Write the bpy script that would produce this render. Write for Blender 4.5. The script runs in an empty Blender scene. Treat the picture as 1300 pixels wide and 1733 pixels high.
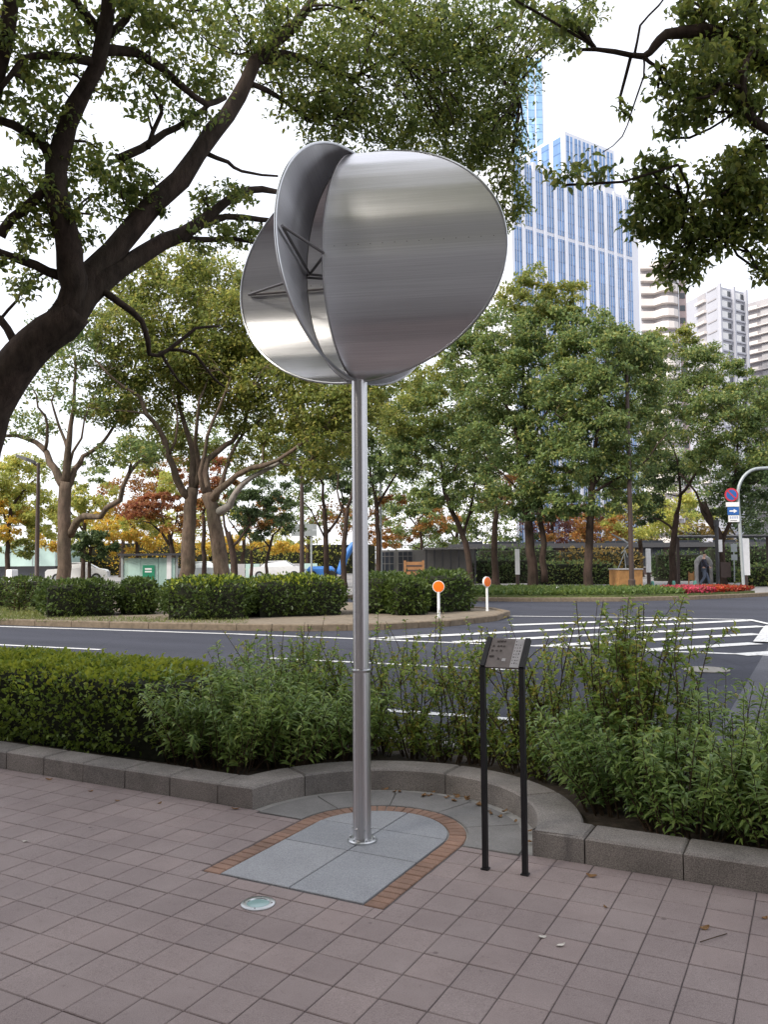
import bpy, math, random, zlib
import numpy as np
from mathutils import Vector, Matrix

R = math.radians
SC = bpy.context.scene
COL = SC.collection
random.seed(7)
RNG = np.random.default_rng(11)

# ------------------------------------------------------------------ camera
F_PX, CX, CY = 1405.0, 650.0, 866.5            # focal length and centre, in pixels of the 1300 x 1733 photograph
YAW, PITCH, ROLL, EYE = R(27.6), R(3.2), R(0.45), 1.65
FW = np.array([-math.sin(YAW) * math.cos(PITCH), math.cos(YAW) * math.cos(PITCH), math.sin(PITCH)])
RT = np.array([math.cos(YAW), math.sin(YAW), 0.0])
UP = np.cross(RT, FW)
FH = np.array([-math.sin(YAW), math.cos(YAW), 0.0])          # horizontal heading
cam_d = bpy.data.cameras.new('camera')
cam = bpy.data.objects.new('camera', cam_d)
COL.objects.link(cam)
cr = RT * math.cos(ROLL) - UP * math.sin(ROLL)
cu = np.cross(cr, FW)
cam.matrix_world = Matrix(((cr[0], cu[0], -FW[0], 0), (cr[1], cu[1], -FW[1], 0), (cr[2], cu[2], -FW[2], EYE), (0, 0, 0, 1)))
cam_d.sensor_fit = 'VERTICAL'
cam_d.sensor_height = 24.0
cam_d.lens = F_PX / 1733.0 * 24.0
cam_d.clip_start = 0.05
cam_d.clip_end = 4000
SC.camera = cam

# ------------------------------------------------------------------ sky, sun, exposure
SUN_AZ, SUN_EL = R(205), R(38)                 # compass-like, clockwise from +Y: behind the camera
world = bpy.data.worlds.new('World')
SC.world = world
world.use_nodes = True
wn, wl = world.node_tree.nodes, world.node_tree.links
wn.clear()
w_out = wn.new('ShaderNodeOutputWorld')
w_bg = wn.new('ShaderNodeBackground')
w_sky = wn.new('ShaderNodeTexSky')
w_sky.sky_type = 'NISHITA'
w_sky.sun_disc = False
w_sky.sun_elevation = SUN_EL
w_sky.sun_rotation = SUN_AZ
w_sky.dust_density = 4.0
w_sky.ozone_density = 1.0
w_mix = wn.new('ShaderNodeMixRGB')             # thin bright overcast veil over the whole sky
w_mix.inputs['Fac'].default_value = 0.66
w_mix.inputs['Color2'].default_value = (9.0, 9.05, 9.5, 1)
wl.new(w_sky.outputs['Color'], w_mix.inputs['Color1'])
wl.new(w_mix.outputs['Color'], w_bg.inputs['Color'])
w_bg.inputs['Strength'].default_value = 0.10
wl.new(w_bg.outputs['Background'], w_out.inputs['Surface'])
sun_d = bpy.data.lights.new('sun', 'SUN')
sun_d.energy = 2.0
sun_d.angle = R(12)
sun_d.color = (1.0, 0.94, 0.85)
sun = bpy.data.objects.new('sun', sun_d)
COL.objects.link(sun)
sdir = Vector((math.sin(SUN_AZ) * math.cos(SUN_EL), math.cos(SUN_AZ) * math.cos(SUN_EL), math.sin(SUN_EL)))
sun.rotation_euler = sdir.to_track_quat('Z', 'Y').to_euler()
SC.view_settings.view_transform = 'Standard'
SC.view_settings.look = 'None'
SC.view_settings.gamma = 1
SC.view_settings.exposure = 1.08
SC.view_settings.use_curve_mapping = False
SC.cycles.max_bounces = 8
SC.cycles.transparent_max_bounces = 8

# ------------------------------------------------------------------ placing helpers
def ray(px, py):
    u, v = (px - CX) / F_PX, -(py - CY) / F_PX
    c, s = math.cos(ROLL), math.sin(ROLL)
    return FW + RT * (u * c + v * s) + UP * (-u * s + v * c)
def gp(px, py, z=0.0):
    d = ray(px, py)
    return np.array([0, 0, EYE]) + d * ((z - EYE) / d[2])
def at(px, py, dep):
    return np.array([0, 0, EYE]) + ray(px, py) * dep
def foot(px, dep, z=0.0):
    """ground point at image column px, at a given depth"""
    p = at(px, 945, dep)
    return np.array([p[0], p[1], z])
def proj(p):
    q = np.array(p, float) - np.array([0, 0, EYE])
    z = q @ FW
    u, v = q @ RT / z, q @ UP / z
    c, s = math.cos(ROLL), math.sin(ROLL)
    return CX + F_PX * (u * c - v * s), CY - F_PX * (u * s + v * c), z

# ------------------------------------------------------------------ materials
MATS = {}
def new_mat(name):
    m = bpy.data.materials.new(name)
    m.use_nodes = True
    nt = m.node_tree
    b = nt.nodes['Principled BSDF']
    MATS[name] = m
    return m, nt, b
def N(nt, t, **kw):
    n = nt.nodes.new(t)
    for k, v in kw.items():
        if k.startswith('i_'):
            n.inputs[k[2:].replace('_', ' ')].default_value = v
        else:
            setattr(n, k, v)
    return n
def ramp(nt, src, stops):
    r = nt.nodes.new('ShaderNodeValToRGB')
    e = r.color_ramp.elements
    while len(e) < len(stops):
        e.new(0.5)
    for x, (p, c) in zip(e, stops):
        x.position = p
        x.color = (c[0], c[1], c[2], 1)
    nt.links.new(src, r.inputs['Fac'])
    return r.outputs['Color']
def pos(nt, scale=(1, 1, 1), obj=False):
    tc = nt.nodes.new('ShaderNodeTexCoord') if obj else nt.nodes.new('ShaderNodeNewGeometry')
    mp = nt.nodes.new('ShaderNodeMapping')
    mp.inputs['Scale'].default_value = scale
    nt.links.new(tc.outputs['Object' if obj else 'Position'], mp.inputs['Vector'])
    return mp.outputs['Vector']
def noise(nt, vec, scale, detail=4, rough=0.6):
    n = nt.nodes.new('ShaderNodeTexNoise')
    n.inputs['Scale'].default_value = scale
    n.inputs['Detail'].default_value = detail
    n.inputs['Roughness'].default_value = rough
    nt.links.new(vec, n.inputs['Vector'])
    return n.outputs['Fac']
def bump(nt, b, h, strength, dist):
    n = nt.nodes.new('ShaderNodeBump')
    n.inputs['Strength'].default_value = strength
    n.inputs['Distance'].default_value = dist
    nt.links.new(h, n.inputs['Height'])
    nt.links.new(n.outputs['Normal'], b.inputs['Normal'])
def mult(nt, a, b, fac=1.0):
    m = nt.nodes.new('ShaderNodeMixRGB')
    m.blend_type = 'MULTIPLY'
    m.inputs['Fac'].default_value = fac
    nt.links.new(a, m.inputs['Color1'])
    nt.links.new(b, m.inputs['Color2'])
    return m.outputs['Color']
def mixc(nt, fac, a, b):
    m = nt.nodes.new('ShaderNodeMixRGB')
    nt.links.new(fac, m.inputs['Fac'])
    for s, v in (('Color1', a), ('Color2', b)):
        if isinstance(v, tuple):
            m.inputs[s].default_value = (*v, 1)
        else:
            nt.links.new(v, m.inputs[s])
    return m.outputs['Color']

def mat_plain(name, c, rough=0.6, metal=0.0, var=0.12, scale=6.0, spec=0.4, bmp=0.0):
    m, nt, b = new_mat(name)
    v = pos(nt)
    f = noise(nt, v, scale)
    col = ramp(nt, f, [(0.25, tuple(x * (1 - var) for x in c)), (0.75, tuple(min(1, x * (1 + var)) for x in c))])
    nt.links.new(col, b.inputs['Base Color'])
    b.inputs['Roughness'].default_value = rough
    b.inputs['Metallic'].default_value = metal
    b.inputs['Specular IOR Level'].default_value = spec
    if bmp:
        bump(nt, b, f, bmp, 0.02)
    return m
def mat_granite(name, c, speck=0.45, rough=0.7, stain=0.25, spot=260.0):
    m, nt, b = new_mat(name)
    v = pos(nt)
    f1 = noise(nt, v, spot, 2, 0.7)
    col1 = ramp(nt, f1, [(0.33, tuple(x * (1 - speck) for x in c)), (0.5, c), (0.68, tuple(min(1, x * (1 + speck)) for x in c))])
    f2 = noise(nt, v, 3.2, 6, 0.65)
    s = ramp(nt, f2, [(0.3, (1 - stain,) * 3), (0.65, (1, 1, 1))])
    info = nt.nodes.new('ShaderNodeObjectInfo')
    r = ramp(nt, info.outputs['Random'], [(0.0, (0.86, 0.86, 0.87)), (1.0, (1.0, 0.98, 0.97))])
    nt.links.new(mult(nt, mult(nt, col1, s), r), b.inputs['Base Color'])
    b.inputs['Roughness'].default_value = rough
    bump(nt, b, f1, 0.25, 0.003)
    return m
def mat_tile():
    m, nt, b = new_mat('paving tile')
    v = pos(nt)
    f1 = noise(nt, v, 330.0, 2, 0.7)
    c1 = ramp(nt, f1, [(0.3, (0.205, 0.165, 0.158)), (0.5, (0.31, 0.255, 0.243)), (0.7, (0.41, 0.345, 0.33))])
    info = nt.nodes.new('ShaderNodeObjectInfo')
    r = ramp(nt, info.outputs['Random'], [(0.0, (0.90, 0.88, 0.88)), (0.5, (0.96, 0.95, 0.95)), (1.0, (1.02, 0.99, 0.98))])
    f2 = noise(nt, v, 1.4, 6, 0.7)
    s = ramp(nt, f2, [(0.3, (0.78, 0.77, 0.78)), (0.6, (1, 1, 1))])
    f3 = noise(nt, v, 23.0, 4, 0.75)
    s2 = ramp(nt, f3, [(0.25, (0.72, 0.70, 0.70)), (0.42, (1, 1, 1))])
    vo = nt.nodes.new('ShaderNodeTexVoronoi'); vo.inputs['Scale'].default_value = 2.3
    nt.links.new(v, vo.inputs['Vector'])
    gum = ramp(nt, vo.outputs['Distance'], [(0.0, (0.5, 0.48, 0.48)), (0.022, (0.62, 0.6, 0.6)), (0.034, (1, 1, 1))])
    base = mult(nt, mult(nt, mult(nt, c1, r), s), s2)
    nt.links.new(mult(nt, base, gum), b.inputs['Base Color'])
    b.inputs['Roughness'].default_value = 0.78
    b.inputs['Specular IOR Level'].default_value = 0.3
    bump(nt, b, f1, 0.3, 0.003)
    return m
def mat_asphalt(name, c):
    m, nt, b = new_mat(name)
    v = pos(nt)
    f1 = noise(nt, v, 130.0, 3, 0.75)
    c1 = ramp(nt, f1, [(0.3, tuple(x * 0.55 for x in c)), (0.55, c), (0.75, tuple(x * 1.7 for x in c))])
    f2 = noise(nt, pos(nt, (0.25, 1.0, 1.0)), 0.7, 6, 0.65)
    s = ramp(nt, f2, [(0.3, (0.74, 0.74, 0.75)), (0.62, (1.1, 1.1, 1.1))])
    vo = nt.nodes.new('ShaderNodeTexVoronoi')
    vo.feature = 'DISTANCE_TO_EDGE'
    vo.inputs['Scale'].default_value = 0.35
    wv = nt.nodes.new('ShaderNodeMixRGB')
    wv.inputs['Fac'].default_value = 0.12
    nn = nt.nodes.new('ShaderNodeTexNoise')
    nn.inputs['Scale'].default_value = 1.2
    nt.links.new(v, nn.inputs['Vector'])
    nt.links.new(v, wv.inputs['Color1'])
    nt.links.new(nn.outputs['Color'], wv.inputs['Color2'])
    nt.links.new(wv.outputs['Color'], vo.inputs['Vector'])
    cr_ = ramp(nt, vo.outputs['Distance'], [(0.0, (0.84, 0.84, 0.84)), (0.010, (1, 1, 1))])
    nt.links.new(mult(nt, mult(nt, c1, s), cr_), b.inputs['Base Color'])
    b.inputs['Roughness'].default_value = 0.88
    b.inputs['Specular IOR Level'].default_value = 0.25
    bump(nt, b, f1, 0.5, 0.008)
    return m
def mat_paint(name, c=(0.72, 0.72, 0.71)):
    m, nt, b = new_mat(name)
    v = pos(nt)
    f = noise(nt, v, 14.0, 8, 0.8)
    col = ramp(nt, f, [(0.34, (0.10, 0.10, 0.11)), (0.46, tuple(x * 0.85 for x in c)), (0.6, c)])
    nt.links.new(col, b.inputs['Base Color'])
    b.inputs['Roughness'].default_value = 0.6
    return m
def mat_steel(name, c, rough, streak):
    m, nt, b = new_mat(name)
    tc = nt.nodes.new('ShaderNodeTexCoord')
    mp = nt.nodes.new('ShaderNodeMapping')
    mp.inputs['Scale'].default_value = (1.2, 260.0, 1.0)
    nt.links.new(tc.outputs['UV'], mp.inputs['Vector'])
    f = noise(nt, mp.outputs['Vector'], 1.0, 3, 0.7)
    mp2 = nt.nodes.new('ShaderNodeMapping')
    mp2.inputs['Scale'].default_value = (0.12, 8.0, 1.0)
    nt.links.new(tc.outputs['UV'], mp2.inputs['Vector'])
    f2 = noise(nt, mp2.outputs['Vector'], 1.0, 1.2, 0.5)
    col = ramp(nt, f, [(0.3, tuple(x * 0.90 for x in c)), (0.7, tuple(min(1, x * 1.1) for x in c))])
    col2 = ramp(nt, f2, [(0.3, (0.78, 0.78, 0.79)), (0.7, (1.0, 1.0, 1.0))])
    nt.links.new(mult(nt, col, col2), b.inputs['Base Color'])
    b.inputs['Metallic'].default_value = 1.0
    rr = nt.nodes.new('ShaderNodeMapRange')
    rr.inputs['To Min'].default_value = rough * 0.8
    rr.inputs['To Max'].default_value = rough * 1.25
    nt.links.new(f2, rr.inputs['Value'])
    nt.links.new(rr.outputs['Result'], b.inputs['Roughness'])
    b.inputs['Anisotropic'].default_value = 0.75
    tan = nt.nodes.new('ShaderNodeTangent')
    tan.direction_type = 'UV_MAP'
    nt.links.new(tan.outputs['Tangent'], b.inputs['Tangent'])
    bn = nt.nodes.new('ShaderNodeBump')
    bn.inputs['Strength'].default_value = streak
    bn.inputs['Distance'].default_value = 0.02
    nt.links.new(f2, bn.inputs['Height'])
    nt.links.new(bn.outputs['Normal'], b.inputs['Normal'])
    return m
def mat_leaf(name, cols, trans=0.35, rough=0.45):
    m, nt, b = new_mat(name)
    g = nt.nodes.new('ShaderNodeNewGeometry')
    n = len(cols)
    col = ramp(nt, g.outputs['Random Per Island'], [(i / max(1, n - 1), c) for i, c in enumerate(cols)])
    f = noise(nt, pos(nt), 0.9, 3)
    s = ramp(nt, f, [(0.3, (0.72, 0.78, 0.8)), (0.7, (1.15, 1.1, 1.0))])
    col = mult(nt, col, s)
    nt.links.new(col, b.inputs['Base Color'])
    b.inputs['Roughness'].default_value = rough
    b.inputs['Specular IOR Level'].default_value = 0.35
    t = nt.nodes.new('ShaderNodeBsdfTranslucent')
    hs = nt.nodes.new('ShaderNodeHueSaturation')
    hs.inputs['Value'].default_value = 1.5
    hs.inputs['Hue'].default_value = 0.485
    nt.links.new(col, hs.inputs['Color'])
    nt.links.new(hs.outputs['Color'], t.inputs['Color'])
    mx = nt.nodes.new('ShaderNodeMixShader')
    mx.inputs['Fac'].default_value = trans
    nt.links.new(b.outputs['BSDF'], mx.inputs[1])
    nt.links.new(t.outputs['BSDF'], mx.inputs[2])
    nt.links.new(mx.outputs['Shader'], nt.nodes['Material Output'].inputs['Surface'])
    return m
def mat_bark(name, a, c, scale=9.0):
    m, nt, b = new_mat(name)
    f = noise(nt, pos(nt, (1, 1, 0.35)), scale, 8, 0.7)
    f2 = noise(nt, pos(nt), 1.6, 4)
    col = ramp(nt, f, [(0.3, a), (0.7, c)])
    s = ramp(nt, f2, [(0.35, (0.75, 0.8, 0.72)), (0.65, (1.1, 1.05, 1.0))])
    nt.links.new(mult(nt, col, s), b.inputs['Base Color'])
    b.inputs['Roughness'].default_value = 0.92
    b.inputs['Specular IOR Level'].default_value = 0.15
    bump(nt, b, f, 0.9, 0.03)
    return m
def mat_glass(name, c, rough=0.1, alpha=0.35):
    m, nt, b = new_mat(name)
    f = noise(nt, pos(nt), 1.5, 3)
    nt.links.new(ramp(nt, f, [(0.3, tuple(x * 0.9 for x in c)), (0.7, c)]), b.inputs['Base Color'])
    b.inputs['Roughness'].default_value = rough
    b.inputs['Alpha'].default_value = alpha
    return m
def mat_tower_glass(name, c, floor_h=3.9):
    """curtain wall too far away to build each pane: floor lines and pane to pane change"""
    m, nt, b = new_mat(name)
    g = nt.nodes.new('ShaderNodeNewGeometry')
    sx = nt.nodes.new('ShaderNodeSeparateXYZ')
    nt.links.new(g.outputs['Position'], sx.inputs['Vector'])
    mo = N(nt, 'ShaderNodeMath', operation='PINGPONG')
    mo.inputs[1].default_value = floor_h / 2
    nt.links.new(sx.outputs['Z'], mo.inputs[0])
    line = ramp(nt, mo.outputs[0], [(0.0, (0.55, 0.6, 0.68)), (0.22, (0.55, 0.6, 0.68)), (0.26, (1, 1, 1))])
    mp = nt.nodes.new('ShaderNodeMapping')
    mp.inputs['Scale'].default_value = (0.6, 0.6, 1 / floor_h)
    nt.links.new(g.outputs['Position'], mp.inputs['Vector'])
    wn_ = nt.nodes.new('ShaderNodeTexWhiteNoise')
    sn = N(nt, 'ShaderNodeVectorMath', operation='FLOOR')
    nt.links.new(mp.outputs['Vector'], sn.inputs[0])
    nt.links.new(sn.outputs[0], wn_.inputs['Vector'])
    pane = ramp(nt, wn_.outputs['Value'], [(0.0, tuple(x * 0.82 for x in c)), (0.75, c), (1.0, tuple(min(1, x * 1.25) for x in c))])
    nt.links.new(mult(nt, pane, line), b.inputs['Base Color'])
    b.inputs['Roughness'].default_value = 0.12
    b.inputs['Metallic'].default_value = 0.35
    b.inputs['Specular IOR Level'].default_value = 0.6
    return m

M_TILE = mat_tile()
M_JOINT = mat_plain('joint mortar', (0.105, 0.09, 0.09), 0.9, var=0.3, scale=40)
M_GRAN = mat_granite('light granite', (0.33, 0.34, 0.36), 0.42, 0.55, 0.16)
M_GRAN2 = mat_granite('grey brown granite', (0.235, 0.228, 0.222), 0.35, 0.7, 0.3)
M_KERB = mat_granite('weathered granite kerb', (0.285, 0.26, 0.24), 0.5, 0.8, 0.4, 170)
M_BRICK = mat_granite('orange paver', (0.34, 0.205, 0.145), 0.25, 0.8, 0.45)
M_CONC = mat_plain('concrete', (0.33, 0.32, 0.30), 0.85, var=0.2, scale=8)
M_ASPH = mat_asphalt('asphalt', (0.050, 0.053, 0.070))
M_ASPH2 = mat_asphalt('pale asphalt', (0.115, 0.117, 0.135))
M_PAINT = mat_paint('road paint')
M_SOIL = mat_plain('soil', (0.055, 0.042, 0.03), 0.95, var=0.5, scale=20, bmp=0.6)
M_LAWN = mat_plain('lawn soil', (0.10, 0.12, 0.04), 0.95, var=0.35, scale=9, bmp=0.5)
M_SAND = mat_plain('dry ground', (0.19, 0.155, 0.115), 0.95, var=0.3, scale=6, bmp=0.3)
M_MKERB = mat_plain('brown kerb', (0.16, 0.125, 0.088), 0.9, var=0.35, scale=9)
M_PAVE = mat_plain('grey pavement', (0.24, 0.23, 0.225), 0.85, var=0.2, scale=2.5)
M_STEEL = mat_steel('brushed steel', (0.73, 0.725, 0.74), 0.33, 0.85)
M_STEEL2 = mat_steel('steel tube', (0.62, 0.61, 0.62), 0.30, 0.02)
M_RIM = mat_plain('steel edge', (0.55, 0.56, 0.57), 0.28, 1.0, var=0.08)
M_STRUT = mat_plain('steel strut', (0.22, 0.21, 0.21), 0.4, 0.9, var=0.1)
M_BLACK = mat_plain('black paint', (0.012, 0.012, 0.014), 0.45, var=0.2)
M_PLATE = mat_plain('bronze plate', (0.155, 0.135, 0.13), 0.55, 0.2, var=0.15, scale=30)
M_PALEPL = mat_plain('pale plate', (0.36, 0.35, 0.36), 0.55, var=0.15, scale=40)
M_INK = mat_plain('ink', (0.045, 0.033, 0.03), 0.7)
M_WHITE = mat_plain('white paint', (0.72, 0.72, 0.72), 0.5, var=0.06)
M_OFFW = mat_plain('off white facade', (0.62, 0.58, 0.56), 0.7, var=0.08, scale=0.3)
M_ORANGE = mat_plain('orange reflector', (0.85, 0.17, 0.012), 0.35, var=0.1, scale=40)
M_BROWNP = mat_plain('brown pole paint', (0.055, 0.036, 0.03), 0.5, var=0.15)
M_GREYP = mat_plain('galvanised pole', (0.33, 0.36, 0.37), 0.45, 0.3, var=0.1)
M_RED = mat_plain('sign red', (0.45, 0.03, 0.05), 0.45)
M_BLUE = mat_plain('sign blue', (0.02, 0.10, 0.33), 0.45)
M_BLUE2 = mat_plain('bright blue paint', (0.04, 0.16, 0.45), 0.45)
M_TEAL = mat_plain('teal paint', (0.07, 0.22, 0.18), 0.5)
M_WOOD = mat_plain('wood', (0.30, 0.15, 0.065), 0.7, var=0.25, scale=4)
M_CORTEN = mat_plain('ochre box', (0.33, 0.17, 0.06), 0.75, var=0.3, scale=6)
M_DKBRICK = mat_plain('red brown facade', (0.07, 0.048, 0.045), 0.85, var=0.25, scale=1.2)
M_GREYW = mat_plain('grey wall', (0.20, 0.195, 0.19), 0.85, var=0.2, scale=1.5)
M_DKWIN = mat_plain('dark window', (0.03, 0.035, 0.045), 0.12, var=0.3, scale=0.5, spec=0.7)
M_DKMATT = mat_plain('matt dark window', (0.028, 0.032, 0.04), 0.6, var=0.4, scale=0.8, spec=0.2)  # rougher, duller variant of the dark window material
M_DKFRAME = mat_plain('dark frame', (0.05, 0.05, 0.055), 0.5)
M_GLASSG = mat_glass('greenish glass', (0.55, 0.75, 0.68), 0.08, 0.45)
M_SIGNG = mat_plain('sign green', (0.02, 0.22, 0.12), 0.5)
M_SCREEN = mat_plain('pale green cladding', (0.42, 0.56, 0.52), 0.4, var=0.15, scale=0.5)
M_CARW = mat_plain('white car paint', (0.68, 0.69, 0.70), 0.25, spec=0.6, var=0.04)
M_CARS = mat_plain('silver car paint', (0.38, 0.42, 0.42), 0.25, 0.5, var=0.04)
M_TYRE = mat_plain('tyre', (0.02, 0.02, 0.02), 0.85)
M_TPIER = mat_plain('tower pier', (0.66, 0.68, 0.74), 0.5, var=0.05, scale=0.1)  # paled: distance haze is put into the tower colours
M_TGLASS = mat_tower_glass('tower glass', (0.17, 0.29, 0.50))
M_TGLASS2 = mat_tower_glass('slim tower glass', (0.30, 0.48, 0.68))
M_APT = mat_plain('apartment grey', (0.40, 0.41, 0.46), 0.75, var=0.06, scale=0.2)
M_APTD = mat_plain('apartment recess', (0.34, 0.33, 0.35), 0.8, var=0.15, scale=0.3)
M_PINKB = mat_plain('apartment brown strip', (0.36, 0.29, 0.29), 0.8, var=0.08, scale=0.2)
M_LENS = mat_glass('lamp lens', (0.28, 0.42, 0.42), 0.15, 1.0)
M_DEADL = mat_leaf('fallen leaf', [(0.20, 0.09, 0.035), (0.13, 0.055, 0.03), (0.30, 0.17, 0.07), (0.22, 0.07, 0.03)], 0.1, 0.7)
M_LITTER = mat_plain('paper scrap', (0.62, 0.58, 0.52), 0.8, var=0.15, scale=30)
M_BARK_D = mat_bark('dark camphor bark', (0.022, 0.016, 0.014), (0.075, 0.055, 0.046), 11)
M_BARK_M = mat_bark('grey brown bark', (0.065, 0.048, 0.04), (0.19, 0.145, 0.115), 8)
M_BARK_B = mat_bark('dark background bark', (0.028, 0.019, 0.017), (0.085, 0.06, 0.05), 6)
M_PRUNED = mat_bark('pale bark', (0.17, 0.155, 0.15), (0.34, 0.31, 0.30), 6)
M_TWIG = mat_bark('twig bark', (0.05, 0.035, 0.025), (0.14, 0.095, 0.065), 30)
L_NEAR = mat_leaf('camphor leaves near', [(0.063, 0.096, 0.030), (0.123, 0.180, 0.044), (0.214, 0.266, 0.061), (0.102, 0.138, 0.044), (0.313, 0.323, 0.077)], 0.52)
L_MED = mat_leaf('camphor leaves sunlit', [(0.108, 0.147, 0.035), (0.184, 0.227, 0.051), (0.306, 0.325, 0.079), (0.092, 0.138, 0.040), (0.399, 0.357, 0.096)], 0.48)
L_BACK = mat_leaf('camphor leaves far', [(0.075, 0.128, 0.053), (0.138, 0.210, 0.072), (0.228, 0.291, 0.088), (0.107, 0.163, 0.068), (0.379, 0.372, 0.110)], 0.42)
L_DARK = mat_leaf('dark evergreen leaves', [(0.036, 0.065, 0.026), (0.070, 0.112, 0.042), (0.110, 0.154, 0.054)], 0.3)
L_YEL = mat_leaf('yellow autumn leaves', [(0.483, 0.368, 0.057), (0.632, 0.460, 0.069), (0.345, 0.345, 0.069), (0.575, 0.299, 0.046)], 0.45)
L_LIME = mat_leaf('lime autumn leaves', [(0.312, 0.360, 0.084), (0.432, 0.432, 0.108), (0.216, 0.288, 0.072), (0.504, 0.432, 0.096)], 0.45)
L_RED = mat_leaf('red autumn leaves', [(0.323, 0.126, 0.060), (0.380, 0.204, 0.070), (0.247, 0.090, 0.050), (0.342, 0.168, 0.090)], 0.45)
L_ORA = mat_leaf('orange autumn leaves', [(0.30, 0.12, 0.035), (0.24, 0.16, 0.04), (0.38, 0.17, 0.045), (0.16, 0.13, 0.04)], 0.45)
L_RUST = mat_leaf('rust leaves', [(0.20, 0.065, 0.04), (0.14, 0.06, 0.04), (0.24, 0.10, 0.05)], 0.4)
L_OCH = mat_leaf('ochre leaves', [(0.24, 0.17, 0.05), (0.17, 0.14, 0.045), (0.28, 0.18, 0.05)], 0.4)
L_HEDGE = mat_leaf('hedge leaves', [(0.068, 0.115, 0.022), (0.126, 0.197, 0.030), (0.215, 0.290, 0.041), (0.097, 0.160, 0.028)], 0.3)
L_HEDGETOP = mat_leaf('hedge top leaves', [(0.237, 0.288, 0.033), (0.328, 0.371, 0.044), (0.182, 0.254, 0.031)], 0.35)
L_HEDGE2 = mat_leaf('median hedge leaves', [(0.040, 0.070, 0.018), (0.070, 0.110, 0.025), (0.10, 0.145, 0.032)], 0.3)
L_SHRUB = mat_leaf('lance leaves', [(0.119, 0.195, 0.056), (0.192, 0.298, 0.085), (0.300, 0.414, 0.105), (0.149, 0.232, 0.075), (0.388, 0.467, 0.133)], 0.3, 0.26)
L_TWIG = mat_leaf('small shrub leaves', [(0.130, 0.208, 0.045), (0.209, 0.305, 0.063), (0.327, 0.425, 0.087), (0.396, 0.317, 0.069)], 0.35)
L_GRASS = mat_leaf('grass blades', [(0.10, 0.14, 0.035), (0.15, 0.19, 0.05), (0.20, 0.20, 0.07)], 0.3)
L_COVER = mat_leaf('ground cover', [(0.065, 0.117, 0.033), (0.111, 0.169, 0.039), (0.156, 0.208, 0.052)], 0.3)
L_FLR = mat_leaf('pink red flowers', [(0.50, 0.05, 0.09), (0.55, 0.10, 0.16), (0.40, 0.03, 0.05), (0.10, 0.10, 0.03)], 0.25)
L_FLO = mat_leaf('orange red flowers', [(0.42, 0.05, 0.025), (0.35, 0.035, 0.02), (0.42, 0.09, 0.03), (0.10, 0.09, 0.03)], 0.25)
M_CORE = mat_plain('hedge dark core', (0.016, 0.018, 0.009), 0.95, var=0.4, scale=20, bmp=0.5)
M_SKIN = mat_plain('skin', (0.45, 0.28, 0.21), 0.6, var=0.05)
M_JACKET = mat_plain('dark navy cloth', (0.035, 0.036, 0.055), 0.85, var=0.15)
M_JEANS = mat_plain('blue jeans cloth', (0.09, 0.11, 0.15), 0.85, var=0.15)
M_HAIR = mat_plain('dark hair', (0.015, 0.012, 0.01), 0.6)

# ------------------------------------------------------------------ mesh helpers
def link(o, parent=None):
    COL.objects.link(o)
    if parent is not None:
        o.parent = parent
    return o
def tag(o, label=None, cat=None, group=None, kind=None):
    if label: o['label'] = label
    if cat: o['category'] = cat
    if group: o['group'] = group
    if kind: o['kind'] = kind
    return o
def empty(name, loc, rz=0.0):
    o = bpy.data.objects.new(name, None)
    o.empty_display_size = 0.2
    o.location = Vector([float(x) for x in loc])
    o.rotation_euler = (0, 0, rz)
    return link(o)
def child_fix(o, parent):
    """keep world coordinates of a mesh written in world space while parenting to an empty with no rotation"""
    o.parent = parent
    o.location = -parent.location
    return o
def tri_mesh(name, verts, tris, mat, parent=None, smooth=False):
    me = bpy.data.meshes.new(name)
    verts = np.asarray(verts, np.float32)
    tris = np.asarray(tris, np.int32)
    me.vertices.add(len(verts))
    me.vertices.foreach_set('co', verts.ravel())
    me.loops.add(tris.size)
    me.loops.foreach_set('vertex_index', tris.ravel())
    me.polygons.add(len(tris))
    me.polygons.foreach_set('loop_start', np.arange(0, tris.size, 3, dtype=np.int32))
    me.polygons.foreach_set('loop_total', np.full(len(tris), 3, np.int32))
    if smooth:
        me.polygons.foreach_set('use_smooth', np.ones(len(tris), bool))
    me.update(calc_edges=True)
    me.materials.append(mat)
    o = bpy.data.objects.new(name, me)
    link(o)
    if parent is not None:
        child_fix(o, parent)
    return o
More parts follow.
